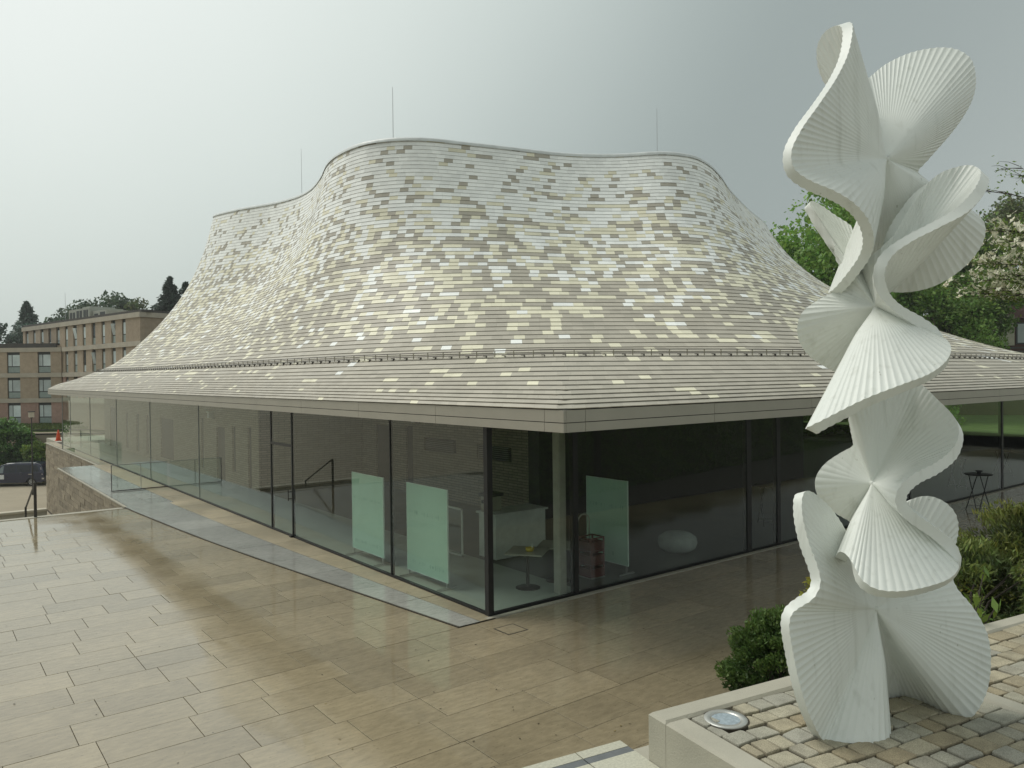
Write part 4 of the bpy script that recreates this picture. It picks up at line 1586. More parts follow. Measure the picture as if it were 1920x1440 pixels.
# ------------------------------------------------------------------ buildings across the street, on the left
bank = MB()
fw, rt = np.array([0.6136, 0.7896, 0]), np.array([0.7896, -0.6136, 0])


def across(D, t, z):
    """a point D metres ahead of the terrace and t metres to the side, for what lies across the forecourt"""
    q = np.array([-7.839, -10.807, 0]) + fw * D + rt * t
    return (q[0], q[1], z)


rows_ = [(70.0, -4.7), (70.1, -2.4), (74.5, -2.4), (74.55, -0.78), (76.0, -0.75), (76.05, -0.48), (79.2, -0.18), (260, 0.5)]
for D, z in rows_:
    bank.v += [across(D, -52, z), across(D, -26, z)]
bank.f = [(2 * i, 2 * i + 1, 2 * i + 3, 2 * i + 2) for i in range(len(rows_) - 1)]
bank_o = tag(bank.build("grass_bank", MT["grass"]), kind="structure")
m = MB()
m.add([across(70.2, -52, -2.39), across(70.2, -26, -2.39), across(74.48, -26, -2.39), across(74.48, -52, -2.39), across(74.5, -52, -0.77), across(74.5, -26, -0.77), across(76.03, -26, -0.74), across(76.03, -52, -0.74)],
      [(0, 1, 2, 3), (3, 2, 5, 4), (4, 5, 6, 7)])
m.build("road_shelf", MT["asphalt"], bank_o)
m = MB()
for D, z in ((74.42, -0.80), (75.98, -0.50)):
    m.add([across(D, -52, z), across(D, -26, z), across(D + 0.1, -26, z), across(D + 0.1, -52, z), across(D, -52, z - 0.1), across(D, -26, z - 0.1)], [(0, 1, 2, 3), (4, 5, 1, 0)])
m.build("kerb_edge", MT["dark"], bank_o)

brickA = M("tan_brick_pier", (0.385, 0.31, 0.23), 0.85, 0.12, 3.0, rnd=0.14)
brickR = M("reddish_brick_pier", (0.40, 0.265, 0.215), 0.85, 0.12, 3.0, rnd=0.14)
bandm = M("weathered_concrete_band", (0.44, 0.40, 0.33), 0.85, 0.12, 1.0)
roofdk = M("dark_roof_edge", (0.075, 0.07, 0.065), 0.8)
wframe = M("dark_window_frame", (0.03, 0.035, 0.035), 0.5)
panelm = M("grey_green_window_panel", (0.27, 0.33, 0.31), 0.4)
curtain = M("pale_window", (0.50, 0.57, 0.57), 0.12, 0.25, 0.5, rnd=0.35)
darkwin = M("dark_window", (0.05, 0.06, 0.065), 0.08, 0.3, 0.7)


class Face:
    """a wall plane: origin on the ground, direction along the wall, outward normal"""

    def __init__(self, p0, p1, out):
        self.p0 = np.array([p0[0], p0[1], 0.0])
        d = np.array([p1[0] - p0[0], p1[1] - p0[1], 0.0])
        self.len = np.linalg.norm(d)
        self.d = d / self.len
        nrm = np.array([-self.d[1], self.d[0], 0])
        self.n = nrm if nrm @ np.array([out[0], out[1], 0]) > 0 else -nrm

    def box(self, name, a0, a1, z0, z1, d0, d1, mat, parent):
        c = self.p0 + self.d * (a0 + a1) / 2 + self.n * (d0 + d1) / 2 + np.array([0, 0, (z0 + z1) / 2])
        return MB().obox(c, self.d * (a1 - a0) / 2, self.n * (d1 - d0) / 2, (0, 0, (z1 - z0) / 2)).build(name, mat, parent)


toward = (-0.6, -1.0)
BANDS = [-0.30, 2.3, 4.88, 7.46]
# three-storey wing
wa = empty("apartment_wing", (0.3, 82.9, 0))
tag(wa, "three-storey tan brick wing with wide windows at the left edge", "building")
fA = Face((-6.0, 87.74), (4.3, 79.74), toward)
fA.box("core", 0, fA.len, -0.5, 7.9, -9.0, -0.35, brickA, wa)
for z in BANDS[1:]:
    fA.box("floor_band", -0.1, fA.len + 0.05, z - 0.22, z + 0.22, -0.3, 0.14, bandm, wa)
fA.box("roof_edge", -0.1, fA.len - 0.6, 7.68, 8.12, -6.0, -0.1, roofdk, wa)
wins = [fA.len - 8.85, fA.len - 5.55, fA.len - 2.42]
wd = 1.32
for s in range(3):
    z0, z1 = BANDS[s] + 0.22, BANDS[s + 1] - 0.22
    cur = 0.0
    for w in wins + [None]:
        a1 = w if w is not None else fA.len + 0.0
        fA.box("pier", cur, a1, z0, z1, -0.35, 0.0, brickR if s == 0 else brickA, wa)
        if w is None:
            break
        wo = fA.box("window", w, w + wd, z0, z1, -0.33, -0.14, wframe, wa)
        fA.box("pane", w + 0.07, w + 0.42, z0 + 0.72, z1 - 0.28, -0.14, -0.125, curtain, wo)
        fA.box("pane", w + 0.50, w + wd - 0.07, z0 + 0.72, z1 - 0.28, -0.14, -0.125, curtain, wo)
        fA.box("lower_panel", w + 0.07, w + wd - 0.07, z0 + 0.06, z0 + 0.62, -0.14, -0.122, panelm, wo)
        cur = w + wd

# four-storey wing running back behind it
wb = empty("apartment_block", (5, 76, 0))
tag(wb, "four-storey tan brick block with narrow tilted windows left of the roof", "building")
fB = Face((2.09, 90.38), (8.15, 62.88), toward)
fS = Face((8.15, 62.88), (17.0, 66.0), (0.3, -1))
BB = BANDS + [10.0]
m = MB()
pB0, pB1, pS1 = fB.p0 - fB.n * 0.4, fS.p0 - fB.n * 0.4 - fS.n * 0.4, fS.p0 + fS.d * fS.len - fS.n * 0.4
far = pB0 + (pS1 - pB1)
for z0, z1 in ((-0.5, 9.85),):
    m.add([(*q[:2], z) for z in (z0, z1) for q in (pB0, pB1, pS1, far)], [(0, 1, 5, 4), (1, 2, 6, 5), (2, 3, 7, 6), (3, 0, 4, 7), (4, 5, 6, 7)])
m.build("core", brickA, wb)
for z in BB[1:]:
    fB.box("floor_band", -0.1, fB.len + 0.14, z - 0.22, z + 0.22, -0.45, 0.14, bandm, wb)
    fS.box("floor_band", 0.0, fS.len, z - 0.22, z + 0.22, -0.45, 0.138, bandm, wb)
fB.box("roof_edge", 0, fB.len + 0.2, 10.22, 10.45, -1.0, 0.02, roofdk, wb)
fS.box("roof_edge", 0.02, fS.len, 10.22, 10.45, -1.0, 0.02, roofdk, wb)
NW = 12
step = (fB.len - 2.2) / NW
for s in range(1, 4):
    z0, z1 = BB[s] + 0.22, BB[s + 1] - 0.22
    cur = 0.0
    for i in range(NW + 1):
        w = 0.7 + i * step if i < NW else None
        a1 = w if w is not None else fB.len
        fB.box("pier", cur, a1, z0, z1, -0.38, 0.0 if i % 2 else 0.03, brickR if s == 1 and i % 3 else brickA, wb)
        if w is None:
            break
        wo = fB.box("window", w, w + 0.82, z0, z1, -0.30, -0.12, wframe, wb)
        fB.box("pane", w + 0.08, w + 0.74, z0 + 0.75, z1 - 0.30, -0.12, -0.10, curtain if (i * 7 + s * 3) % 5 else darkwin, wo)
        fB.box("lower_panel", w + 0.08, w + 0.74, z0 + 0.05, z0 + 0.66, -0.12, -0.10, panelm if (i + s) % 3 else curtain, wo)
        if (i * 5 + s * 2) % 4 == 0 and i > 2:
            # tilted casement standing open at the top
            zc, hz = (z0 + 0.75 + z1 - 0.30) / 2, (z1 - 0.30 - z0 - 0.75) / 2
            c = fB.p0 + fB.d * (w + 0.41) + fB.n * (0.0) + np.array([0, 0, zc])
            MB().obox(c, fB.d * 0.33, fB.n * 0.012, fB.n * 0.10 + np.array([0, 0, hz])).build("casement", curtain, wo)
        cur = w + 0.82
    cur = 0
    for w in (2.6, 5.2):
        fS.box("pier", cur, w, z0, z1, -0.38, 0.0, brickA, wb)
        wo = fS.box("window", w, w + 1.6, z0, z1, -0.30, -0.12, wframe, wb)
        fS.box("pane", w + 0.1, w + 1.5, z0 + 0.3, z1 - 0.4, -0.12, -0.10, darkwin, wo)
        cur = w + 1.6
    fS.box("pier", cur, fS.len, z0, z1, -0.38, 0.0, brickA, wb)
# plant room on the roof
fP = Face(tuple((fB.p0 + fB.d * 4.6 - fB.n * 3.0)[:2]), tuple((fB.p0 + fB.d * 13.4 - fB.n * 3.0)[:2]), toward)
plantm = M("pale_plant_room", (0.36, 0.375, 0.33), 0.8)
fP.box("plant_room", 0, 5.4, 10.2, 12.0, -3.5, 0.0, plantm, wb)
fP.box("plant_room", 5.42, fP.len, 10.2, 11.6, -3.5, -0.3, plantm, wb)
fP.box("plant_room_cap", 2.6, 4.6, 12.0, 12.2, -3.0, -0.4, plantm, wb)
for i, (a, w, z0, z1, dd) in enumerate(((0.3, 0.6, 10.5, 11.7, 0.0), (1.1, 0.6, 10.5, 11.7, 0.0), (2.1, 0.6, 10.5, 11.8, 0.0), (2.9, 0.6, 10.5, 11.8, 0.0), (3.9, 0.6, 10.5, 11.8, 0.0), (4.65, 0.4, 10.5, 11.8, 0.0), (5.9, 0.9, 10.6, 11.3, -0.3), (7.3, 1.2, 10.6, 11.4, -0.3))):
    fP.box("louvre_window", a, a + w, z0, z1, dd - 0.02, dd + 0.02, wframe, wb)
# mast
mst = MB().tube([(5.2, 83.0, 10.2), (5.2, 83.0, 13.6)], [0.03, 0.012], 6).build("mast", MT["steel"])
tag(mst, "thin mast on the roof of the four-storey block", "mast")

# house at the right, half hidden behind trees
hs = empty("house", (57, 13, 0))
tag(hs, "dark red brick house with pale bay window behind the trees, right edge", "building")
redb = M("dark_red_brick", (0.085, 0.04, 0.032), 0.85, 0.2, 4)
fH = Face((54.1, 14.9), (61.6, 6.9), (-1, -1))
fH.box("wall", 0, fH.len, 0, 8.0, -6, 0, redb, hs)
fH.box("bay", 1.2, 4.1, 6.0, 8.2, 0.0, 0.5, M("cream_render", (0.40, 0.38, 0.30), 0.8), hs)
wo = fH.box("window", 4.4, 7.6, 6.1, 7.7, 0.0, 0.06, wframe, hs)
for i in range(3):
    fH.box("pane", 4.5 + i * 1.02, 5.4 + i * 1.02, 6.2, 7.6, 0.06, 0.08, curtain if i == 0 else darkwin, wo)
for i in range(3):
    fH.box("balcony_rail", 1.0, 5.5, 5.2 + i * 0.28, 5.32 + i * 0.28, 0.5, 0.56, roofdk, hs)
roofh = MB()
A, Bq = fH.p0 + fH.n * 0.5, fH.p0 + fH.d * fH.len + fH.n * 0.5
Cc, Dd = Bq - fH.n * 7, A - fH.n * 7
ra, rb = (A + Dd) / 2 + np.array([0, 0, 9.3]), (Bq + Cc) / 2 + np.array([0, 0, 9.3])
zz = np.array([0, 0, 8.0])
roofh.add([A + zz, Bq + zz, Cc + zz, Dd + zz, ra, rb], [(0, 1, 5, 4), (2, 3, 4, 5), (1, 2, 5), (3, 0, 4)])
roofh.build("roof", redb, hs)

# ------------------------------------------------------------------ parked van
vd = np.array([-0.846, 0.533, 0])         # nose direction, to the left in the picture
vn = np.array([-0.533, -0.846, 0])        # near side
vo = np.array([1.02, 65.9, -4.69])        # rear near-side corner on the ground


def vp(a, z, s=0.0):
    return vo + vd * a + vn * (-s) + np.array([0, 0, z])


van = empty("parked_van", tuple(vp(2.5, 0, 0.95)))
tag(van, "dark blue van parked on the lower forecourt at the left edge", "van")
navy = M("navy_car_paint", (0.012, 0.015, 0.045), 0.22, 0.05, 1, coat=0.6)
vglass = M("tinted_car_glass", (0.012, 0.014, 0.02), 0.06)
chrome = M("chrome_trim", (0.6, 0.6, 0.62), 0.2, metal=1.0)
tyre = M("tyre_rubber", (0.012, 0.012, 0.012), 0.8)
prof = [(0.02, 0.42), (0.0, 0.75), (0.05, 1.15), (0.22, 1.62), (0.34, 1.84), (0.75, 1.95), (2.0, 1.99), (3.1, 1.93), (3.55, 1.80), (4.05, 1.38), (4.35, 1.12), (4.95, 0.98), (5.2, 0.82), (5.28, 0.55), (5.2, 0.32),
        (4.75, 0.28), (4.62, 0.55), (4.42, 0.70), (4.15, 0.72), (3.92, 0.56), (3.8, 0.28), (1.5, 0.28), (1.38, 0.55), (1.16, 0.70), (0.9, 0.70), (0.70, 0.56), (0.58, 0.30), (0.15, 0.30)]
m = MB()
kk = len(prof)
rings = []
for s, sc_ in ((0.0, 0.975), (0.05, 1.0), (1.87, 1.0), (1.92, 0.975)):
    for a, z in prof:
        zc = 0.9 + (z - 0.9) * sc_
        ac = 2.6 + (a - 2.6) * sc_
        inset = 0.0
        if z > 1.15:
            inset = (z - 1.15) * 0.16 * (1 if s < 1 else -1)
        m.v.append(tuple(vp(ac, zc, s + inset)))
for r_ in range(3):
    for i in range(kk):
        j = (i + 1) % kk
        m.f.append((r_ * kk + i, r_ * kk + j, (r_ + 1) * kk + j, (r_ + 1) * kk + i))
m.f.append(tuple(range(kk - 1, -1, -1)))
m.f.append(tuple(range(3 * kk, 4 * kk)))
body = m.build("body", navy, van)


def side_panel(name, pts, mat, off=0.008):
    V = []
    for a, z in pts:
        inset = (z - 1.15) * 0.16 if z > 1.15 else 0.0
        V.append(vp(a, z, inset - off))
    V2 = [v + vn * -0.03 for v in V]
    k = len(V)
    return MB().add(V + V2, [tuple(range(k)), tuple(range(2 * k - 1, k - 1, -1))] + [(i, (i + 1) % k, k + (i + 1) % k, k + i) for i in range(k)]).build(name, mat, van)


side_panel("side_window", [(0.42, 1.22), (1.05, 1.20), (1.05, 1.76), (0.62, 1.74)], vglass)
side_panel("side_window", [(1.12, 1.20), (2.25, 1.18), (2.25, 1.80), (1.12, 1.77)], vglass)
side_panel("side_window", [(2.32, 1.18), (3.25, 1.16), (3.2, 1.78), (2.32, 1.80)], vglass)
side_panel("front_window", [(3.32, 1.16), (3.95, 1.12), (3.42, 1.70), (3.28, 1.76)], M("painted_reflection_glass", (0.20, 0.24, 0.25), 0.1))  # pale base colour paints a reflection on this pane
side_panel("white_sign", [(3.25, 0.62), (4.0, 0.62), (4.0, 1.0), (3.25, 1.0)], M("white_door_sign", (0.72, 0.74, 0.74), 0.4))
side_panel("trim", [(0.95, 0.98), (1.30, 0.98), (1.30, 1.03), (0.95, 1.03)], chrome)
side_panel("tail_light", [(0.10, 0.95), (0.22, 0.95), (0.34, 1.55), (0.28, 1.60)], M("pale_tail_light", (0.35, 0.30, 0.30), 0.2))
side_panel("bumper_reflector", [(0.03, 0.55), (0.20, 0.55), (0.20, 0.68), (0.03, 0.68)], chrome)
for a in (1.02, 4.28):
    wh = MB().tube([vp(a, 0.34, -0.01), vp(a, 0.34, 0.22)], 0.34, 24).build("wheel", tyre, van)
    MB().tube([vp(a, 0.34, -0.025), vp(a, 0.34, 0.0)], 0.235, 20).build("rim", M("alloy_rim", (0.35, 0.35, 0.35), 0.35, metal=0.6) if "alloy_rim" not in bpy.data.materials else bpy.data.materials["alloy_rim"], wh)
    for k in range(5):
        w = 2 * math.pi * k / 5
        c = vp(a, 0.34, -0.028) + vd * math.cos(w) * 0.15 + np.array([0, 0, math.sin(w) * 0.15])
        ax = (vd * math.cos(w + 0.55) + np.array([0, 0, math.sin(w + 0.55)])) * 0.045
        ay = (-vd * math.sin(w) + np.array([0, 0, math.cos(w)])) * 0.035
        MB().obox(c, ax, ay, vn * 0.004).build("gap", tyre, wh)
side_panel("roof_rail", [(0.7, 1.955), (3.0, 1.96), (3.0, 1.99), (0.7, 1.985)], chrome, 0.0)

# small red car glimpsed between the bushes
rc = empty("parked_car", (0.77, 75.5, -2.38))
tag(rc, "dark red car with bright rear lights glimpsed between the left bushes", "car")
cx, cy, cz = 0.77, 74.0, -2.38
redp = M("red_car_paint", (0.10, 0.02, 0.02), 0.3, coat=0.5)
m = MB()
cprof = [(-0.9, 0.25), (-0.92, 0.8), (-0.72, 0.95), (-0.6, 1.38), (0.6, 1.38), (0.72, 0.95), (0.92, 0.8), (0.9, 0.25)]
m.prism([(cx + a, cy, cz + z) for a, z in cprof], (0, 3.8, 0))
m.build("body", redp, rc)
MB().prism([(cx - 0.62, cy - 0.01, cz + 0.98), (cx + 0.62, cy - 0.01, cz + 0.98), (cx + 0.54, cy - 0.01, cz + 1.32), (cx - 0.54, cy - 0.01, cz + 1.32)], (0, 0.02, 0)).build("rear_window", vglass, rc)
tl = M("rear_light", (0.75, 0.72, 0.68), 0.2)
for sgn in (-1, 1):
    bx("tail_light", (cx + sgn * 0.78 - 0.1, cy - 0.03, cz + 0.72), (cx + sgn * 0.78 + 0.1, cy, cz + 0.88), tl, rc)
    MB().tube([(cx + sgn * 0.75 - 0.1, cy + 0.5, cz + 0.3), (cx + sgn * 0.75 + 0.1, cy + 0.5, cz + 0.3)], 0.3, 16).build("wheel", tyre, rc)

# street lamp
sl = empty("street_lamp", (-0.42, 60.3, -4.7))
tag(sl, "slim street lamp with a lantern box head before the tan block", "street lamp")
MB().tube([(-0.42, 60.3, -4.7), (-0.42, 60.3, 1.35)], [0.06, 0.035], 8).build("pole", MT["dsteel"], sl)
bx("lantern", (-0.60, 60.12, 1.40), (-0.24, 60.48, 1.82), M("lantern_glass", (0.55, 0.50, 0.40), 0.4), sl, 0.02)
bx("lantern_cap", (-0.66, 60.06, 1.82), (-0.18, 60.54, 1.88), MT["dsteel"], sl)
bx("lantern_base", (-0.50, 60.22, 1.33), (-0.34, 60.38, 1.40), MT["dsteel"], sl)

# orange marker cone at the end of the deck
cn = empty("marker_cone", (0.34, 52.2, 0))
tag(cn, "bright orange marker cone beyond the far left end of the deck", "cone")
MB().lathe((0.34, 52.2, 0.02), [(0.17, 0.0), (0.13, 0.25), (0.08, 0.55), (0.045, 0.70), (0.02, 0.74)], 20).build("cone_body", M("orange_plastic", (0.75, 0.09, 0.02), 0.5), cn, True)
bx("base", (0.14, 52.0, -0.0), (0.54, 52.4, 0.03), bpy.data.materials["orange_plastic"], cn, 0.01)
bx("far_landing", (0.06, 50.7, -4.69), (6, 56, -0.01), MT["concrete"], bank_o)

# ------------------------------------------------------------------ plants
def leaf_quads(C, size, aspect=0.5, up_bias=0.0, axis=None, spread=1.0):
    """diamond leaves: centres C (n,3); size scalar or (n,)"""
    n = len(C)
    size = np.broadcast_to(np.asarray(size, float), (n,))
    a = rng.normal(size=(n, 3))
    if axis is not None:
        a = np.asarray(axis) + a * spread
    a /= np.linalg.norm(a, axis=1)[:, None] + 1e-9
    r_ = rng.normal(size=(n, 3)) + np.array([0, 0, up_bias])
    b = np.cross(a, r_)
    b /= np.linalg.norm(b, axis=1)[:, None] + 1e-9
    A = a * size[:, None]
    Bv = b * (size * aspect)[:, None]
    V = np.stack([C - A, C + Bv - A * 0.1, C + A, C - Bv - A * 0.1], 1).reshape(-1, 3)
    F = np.arange(4 * n).reshape(n, 4)
    return V, F


def col_var(n, base, dv=0.35, hue=0.15):
    c = np.array(base)[None] * rng.uniform(1 - dv, 1 + dv, (n, 1))
    c = c * (1 + rng.uniform(-hue, hue, (n, 3)) * np.array([1.0, 0.5, 0.6]))
    return np.clip(c, 0.003, 1)


def clumps(n, c, r, k, tight=0.22, shell=0.55):
    """points gathered in k clumps spread through an ellipsoid, denser near its skin"""
    u = rng.normal(size=(k, 3))
    u /= np.linalg.norm(u, axis=1)[:, None]
    rad = shell + (1 - shell) * rng.random((k, 1)) ** 0.6
    cc = u * rad
    w = rng.integers(0, k, n)
    sz = rng.uniform(0.5, 1.3, (k, 1)) * tight
    off = rng.normal(size=(n, 3))
    off = off / (np.linalg.norm(off, axis=1)[:, None] + 1e-6) * rng.random((n, 1)) ** 0.45
    P = cc[w] + off * sz[w] * np.array([1, 1, 0.75])
    shade = rng.uniform(0.75, 1.25, k)[w]
    return np.array(c) + P * np.array(r), shade


def limb_tree(mb, base, top, r0, spread, nl=7, seed=1):
    rs = random.Random(seed)
    base, top = np.array(base, float), np.array(top, float)
    mid = (base + top) / 2 + np.array([rs.uniform(-.1, .1), rs.uniform(-.1, .1), 0]) * np.linalg.norm(top - base)
    mb.tube([base, mid, top], [r0, r0 * 0.7, r0 * 0.35], 8)
    for i in range(nl):
        t = rs.uniform(0.35, 0.95)
        s = base + (top - base) * t
        w = rs.uniform(0, 2 * math.pi)
        e = s + np.array([math.cos(w) * spread[0], math.sin(w) * spread[1], spread[2] * rs.uniform(0.2, 0.8)]) * rs.uniform(0.5, 0.9)
        mb.tube([s, (s + e) / 2 + np.array([0, 0, 0.08 * spread[2]]), e], [r0 * 0.35, r0 * 0.22, r0 * 0.08], 6)


def broad_tree(name, base, crown_c, crown_r, n, leaf, colr, lab, k=60, group=None, lobes=None, tight=0.24, cat="tree"):
    e = empty(name, base)
    tag(e, lab, cat, group)
    m = MB()
    limb_tree(m, base, (crown_c[0], crown_c[1], crown_c[2] + crown_r[2] * 0.3), max(0.12, crown_r[0] * 0.05), crown_r, 8, int(abs(base[0] * 10)))
    m.build("trunk", MT["bark"], e)
    Ps, Sh = [], []
    for (dc, dr, frac) in (lobes or [((0, 0, 0), (1, 1, 1), 1.0)]):
        P, sh = clumps(int(n * frac), np.array(crown_c) + np.array(dc) * np.array(crown_r), np.array(crown_r) * np.array(dr), max(10, int(k * frac)), tight)
        Ps.append(P)
        Sh.append(sh)
    P, sh = np.concatenate(Ps), np.concatenate(Sh)
    V, F = leaf_quads(P, leaf * rng.uniform(0.6, 1.3, len(P)), 0.6, 1.0)
    np_mesh("crown", V, F, MT["leaf"], e, cols=col_var(len(P), colr) * sh[:, None])
    return e


def conifer(name, base, h, r, n, colr, lab, group=None, leaf=0.25):
    e = empty(name, base)
    tag(e, lab, "tree", group)
    MB().tube([base, (base[0], base[1], base[2] + h)], [h * 0.018, 0.02], 7).build("trunk", MT["bark"], e)
    Ps, Ax = [], []
    lev = int(h / 0.35)
    for i in range(lev):
        t = (i + rng.random()) / lev
        z = h * (0.1 + 0.9 * t)
        rr = r * (1 - t) ** 0.85 * rng.uniform(0.75, 1.15) + 0.1
        nbr = 7 if rr > 0.8 else 5
        for j in range(nbr):
            w = rng.random() * 6.283
            cnt = max(6, int(n / (lev * nbr)))
            q = rng.random(cnt) ** 0.7
            d = np.array([math.cos(w), math.sin(w), 0])
            P = np.array(base) + np.array([0, 0, z]) + q[:, None] * rr * d + np.array([0, 0, -0.22]) * (q**1.6)[:, None] * rr
            P = P + rng.normal(size=(cnt, 3)) * np.array([0.16, 0.16, 0.16]) * (0.5 + rr * 0.5)
            Ps.append(P)
            Ax.append(np.repeat((d + np.array([0, 0, -0.3]))[None], cnt, 0))
    P, A = np.concatenate(Ps), np.concatenate(Ax)
    V, F = leaf_quads(P, leaf * rng.uniform(0.6, 1.3, len(P)), 0.35, 0.5, A, 0.6)
    np_mesh("crown", V, F, MT["leaf"], e, cols=col_var(len(P), colr, 0.3, 0.1))
    return e


# left background
far_green = (0.085, 0.125, 0.095)
conifer("spruce_tree", (8.9, 153.6, 1), 17.6, 6.4, 14000, far_green, "pointed spruce rising behind the tan block, left of the mast", leaf=0.36)
conifer("fir_tree", (21.4, 105.9, 1), 17.7, 5.6, 18000, (0.06, 0.09, 0.07), "dark pointed fir immediately left of the roof slope, taller of the pair", leaf=0.28)
conifer("fir_tree", (23.2, 104.5, 1), 17.0, 5.6, 18000, (0.06, 0.09, 0.07), "dark broad fir partly hidden by the roof slope, right of the pair", leaf=0.28)
lobF = [((0, 0, 0), (1, 1, 1), 0.6), ((-0.6, 0.3, -0.2), (0.6, 0.6, 0.6), 0.2), ((0.6, -0.3, -0.1), (0.6, 0.6, 0.65), 0.2)]
broad_tree("pine_tree", (4.7, 137.9, 0), (4.7, 137.9, 9.4), (5.2, 5.2, 4.6), 9000, 0.3, (0.085, 0.13, 0.10), "rounded grey-green tree at the left edge below the spruce", 60, lobes=lobF, tight=0.34)
broad_tree("background_tree", (13.9, 130.6, 0), (13.6, 130.6, 11.6), (4.8, 4.8, 4.4), 9000, 0.28, (0.09, 0.13, 0.085), "broad tree crown left of the rooftop plant room", 60, lobes=lobF, tight=0.34)
broad_tree("background_tree", (17.2, 128.3, 0), (17.2, 128.3, 13.4), (5.2, 5.2, 4.6), 10000, 0.28, (0.08, 0.12, 0.07), "taller broad tree crown behind the rooftop plant room", 60, lobes=lobF, tight=0.34)
broad_tree("background_tree", (21.6, 125.0, 0), (21.4, 125.0, 12.2), (4.2, 4.2, 4.4), 9000, 0.28, (0.115, 0.14, 0.065), "yellowish broad tree crown right of the rooftop plant room", 60, lobes=lobF, tight=0.34)
broad_tree("round_bush", (-1.0, 72.4, -2.4), (-1.3, 72.4, -1.25), (2.2, 1.8, 1.9), 14000, 0.13, (0.12, 0.23, 0.06), "large green bush behind the van at the left edge", 80, cat="bush", tight=0.35)
broad_tree("round_bush", (0.95, 69.7, -4.69), (0.95, 69.7, -2.35), (1.15, 1.1, 1.15), 9000, 0.11, (0.17, 0.25, 0.055), "yellow-green bush between the van and the podium wall", 60, cat="bush", tight=0.35)
n = 7000
D_, t_2 = rng.uniform(76.1, 79.2, n), rng.uniform(-58, -36, n)
P = np.array([across(d, t, np.interp(d, [76.05, 79.2], [-0.48, -0.18]) + 0.1) for d, t in zip(D_, t_2)])
V, F = leaf_quads(P, 0.18, 0.3, 0.0, np.array([0, 0, 1.0]), 0.5)
tag(np_mesh("bank_grass", V, F, MT["leaf"], cols=col_var(len(P), (0.15, 0.20, 0.06))), "rough green grass on the bank before the tan block", "grass", kind="stuff")

# right background
lobA = [((0, 0, 0), (1, 1, 1), 0.5), ((-0.55, 0.45, -0.2), (0.65, 0.65, 0.65), 0.22), ((0.45, -0.4, 0.25), (0.65, 0.65, 0.66), 0.28)]
broad_tree("maple_tree", (46.0, 20.9, 0), (45.6, 20.4, 11.0), (5.6, 5.6, 5.9), 60000, 0.19, (0.19, 0.33, 0.065), "bright green leafy tree behind the right roof slope, beside the sculpture", 150, lobes=lobA, tight=0.42)
broad_tree("leafy_tree", (47.5, 12.6, 0), (47.5, 12.6, 6.9), (3.5, 3.5, 4.3), 30000, 0.13, (0.17, 0.28, 0.065), "green tree right of the sculpture, just above the roof edge", 120, lobes=lobA, tight=0.4)
broad_tree("leafy_tree", (54.0, 15.8, 0), (53.6, 16.2, 12.3), (4.0, 4.0, 3.7), 30000, 0.15, (0.11, 0.18, 0.05), "darker green tree farther back, left of the blossoming tree", 120, lobes=lobA, tight=0.4)
broad_tree("willow_tree", (63.0, 14.2, 0), (63.0, 14.2, 11.9), (3.6, 3.6, 5.6), 26000, 0.17, (0.15, 0.18, 0.085), "feathery pale olive tree behind the blossoming tree", 110, tight=0.34)
broad_tree("shrub", (43.0, 13.5, 0), (43.0, 13.5, 1.3), (2.6, 3.0, 1.5), 12000, 0.13, (0.20, 0.34, 0.06), "bright green shrubs seen through the far glass of the hall", 60, cat="bush", tight=0.35)
broad_tree("shrub", (42.5, 19.5, 0), (42.5, 19.5, 1.5), (2.6, 3.6, 1.8), 12000, 0.13, (0.16, 0.28, 0.055), "deeper green shrubs seen through the far glass of the hall", 60, cat="bush", tight=0.35)

# blossoming dogwood standing to the right, its branches reaching into the picture
dg = empty("dogwood_tree", (8.9, -6.5, 0.8))
tag(dg, "open dogwood tree with cream blossoms reaching in at the right edge", "tree")
m = MB()
rs = random.Random(5)
m.tube([(8.9, -6.5, 0.8), (8.8, -6.4, 3.0), (8.6, -6.2, 5.2), (8.4, -6.0, 7.0)], [0.12, 0.10, 0.07, 0.025], 8)
tips = []
for i in range(60):
    low = i < 46
    zz_ = rs.uniform(5.3, 6.6) if low else rs.uniform(6.2, 7.9)
    reach = rs.uniform(0.5, 2.7) if low else rs.uniform(1.0, 2.5)
    w = rs.uniform(R(70), R(200))
    s0 = np.array([8.65, -6.2, min(zz_ - 0.25, 6.8)])
    e_ = s0 + np.array([math.cos(w) * reach, math.sin(w) * reach * 0.75, rs.uniform(0.05, 0.6) if low else rs.uniform(0.2, 1.3)])
    md = (s0 + e_) / 2 + np.array([0, 0, 0.12])
    m.tube([s0, md, e_], [0.020, 0.012, 0.004] if low else [0.014, 0.008, 0.003], 5)
    for j in range(9):
        t = rs.uniform(0.3, 1.0)
        b0 = md + (e_ - md) * max(0, (t - 0.5) * 2) if t > 0.5 else s0 + (md - s0) * t * 2
        w2 = w + rs.uniform(-1.2, 1.2)
        b1 = b0 + np.array([math.cos(w2), math.sin(w2), rs.uniform(-0.05, 0.45)]) * rs.uniform(0.2, 0.55)
        m.tube([b0, (b0 + b1) / 2 + np.array([0, 0, 0.03]), b1], [0.006, 0.004, 0.002], 4)
        tips.append((b0, b1, 5.0 if low else 7.0))
m.build("branches", MT["bark"], dg)
FL, LF = [], []
for b0, b1, z in tips:
    nfl = 5 if z < 6.3 else 0
    nlf = 16 if z < 6.3 else 5
    FL.append(b0 + (b1 - b0) * rng.random((nfl, 1)) + rng.normal(size=(nfl, 3)) * np.array([0.09, 0.09, 0.04]) + np.array([0, 0, 0.04]))
    LF.append(b0 + (b1 - b0) * rng.random((nlf, 1)) + rng.normal(size=(nlf, 3)) * 0.08)
FL, LF = np.concatenate(FL), np.concatenate(LF)
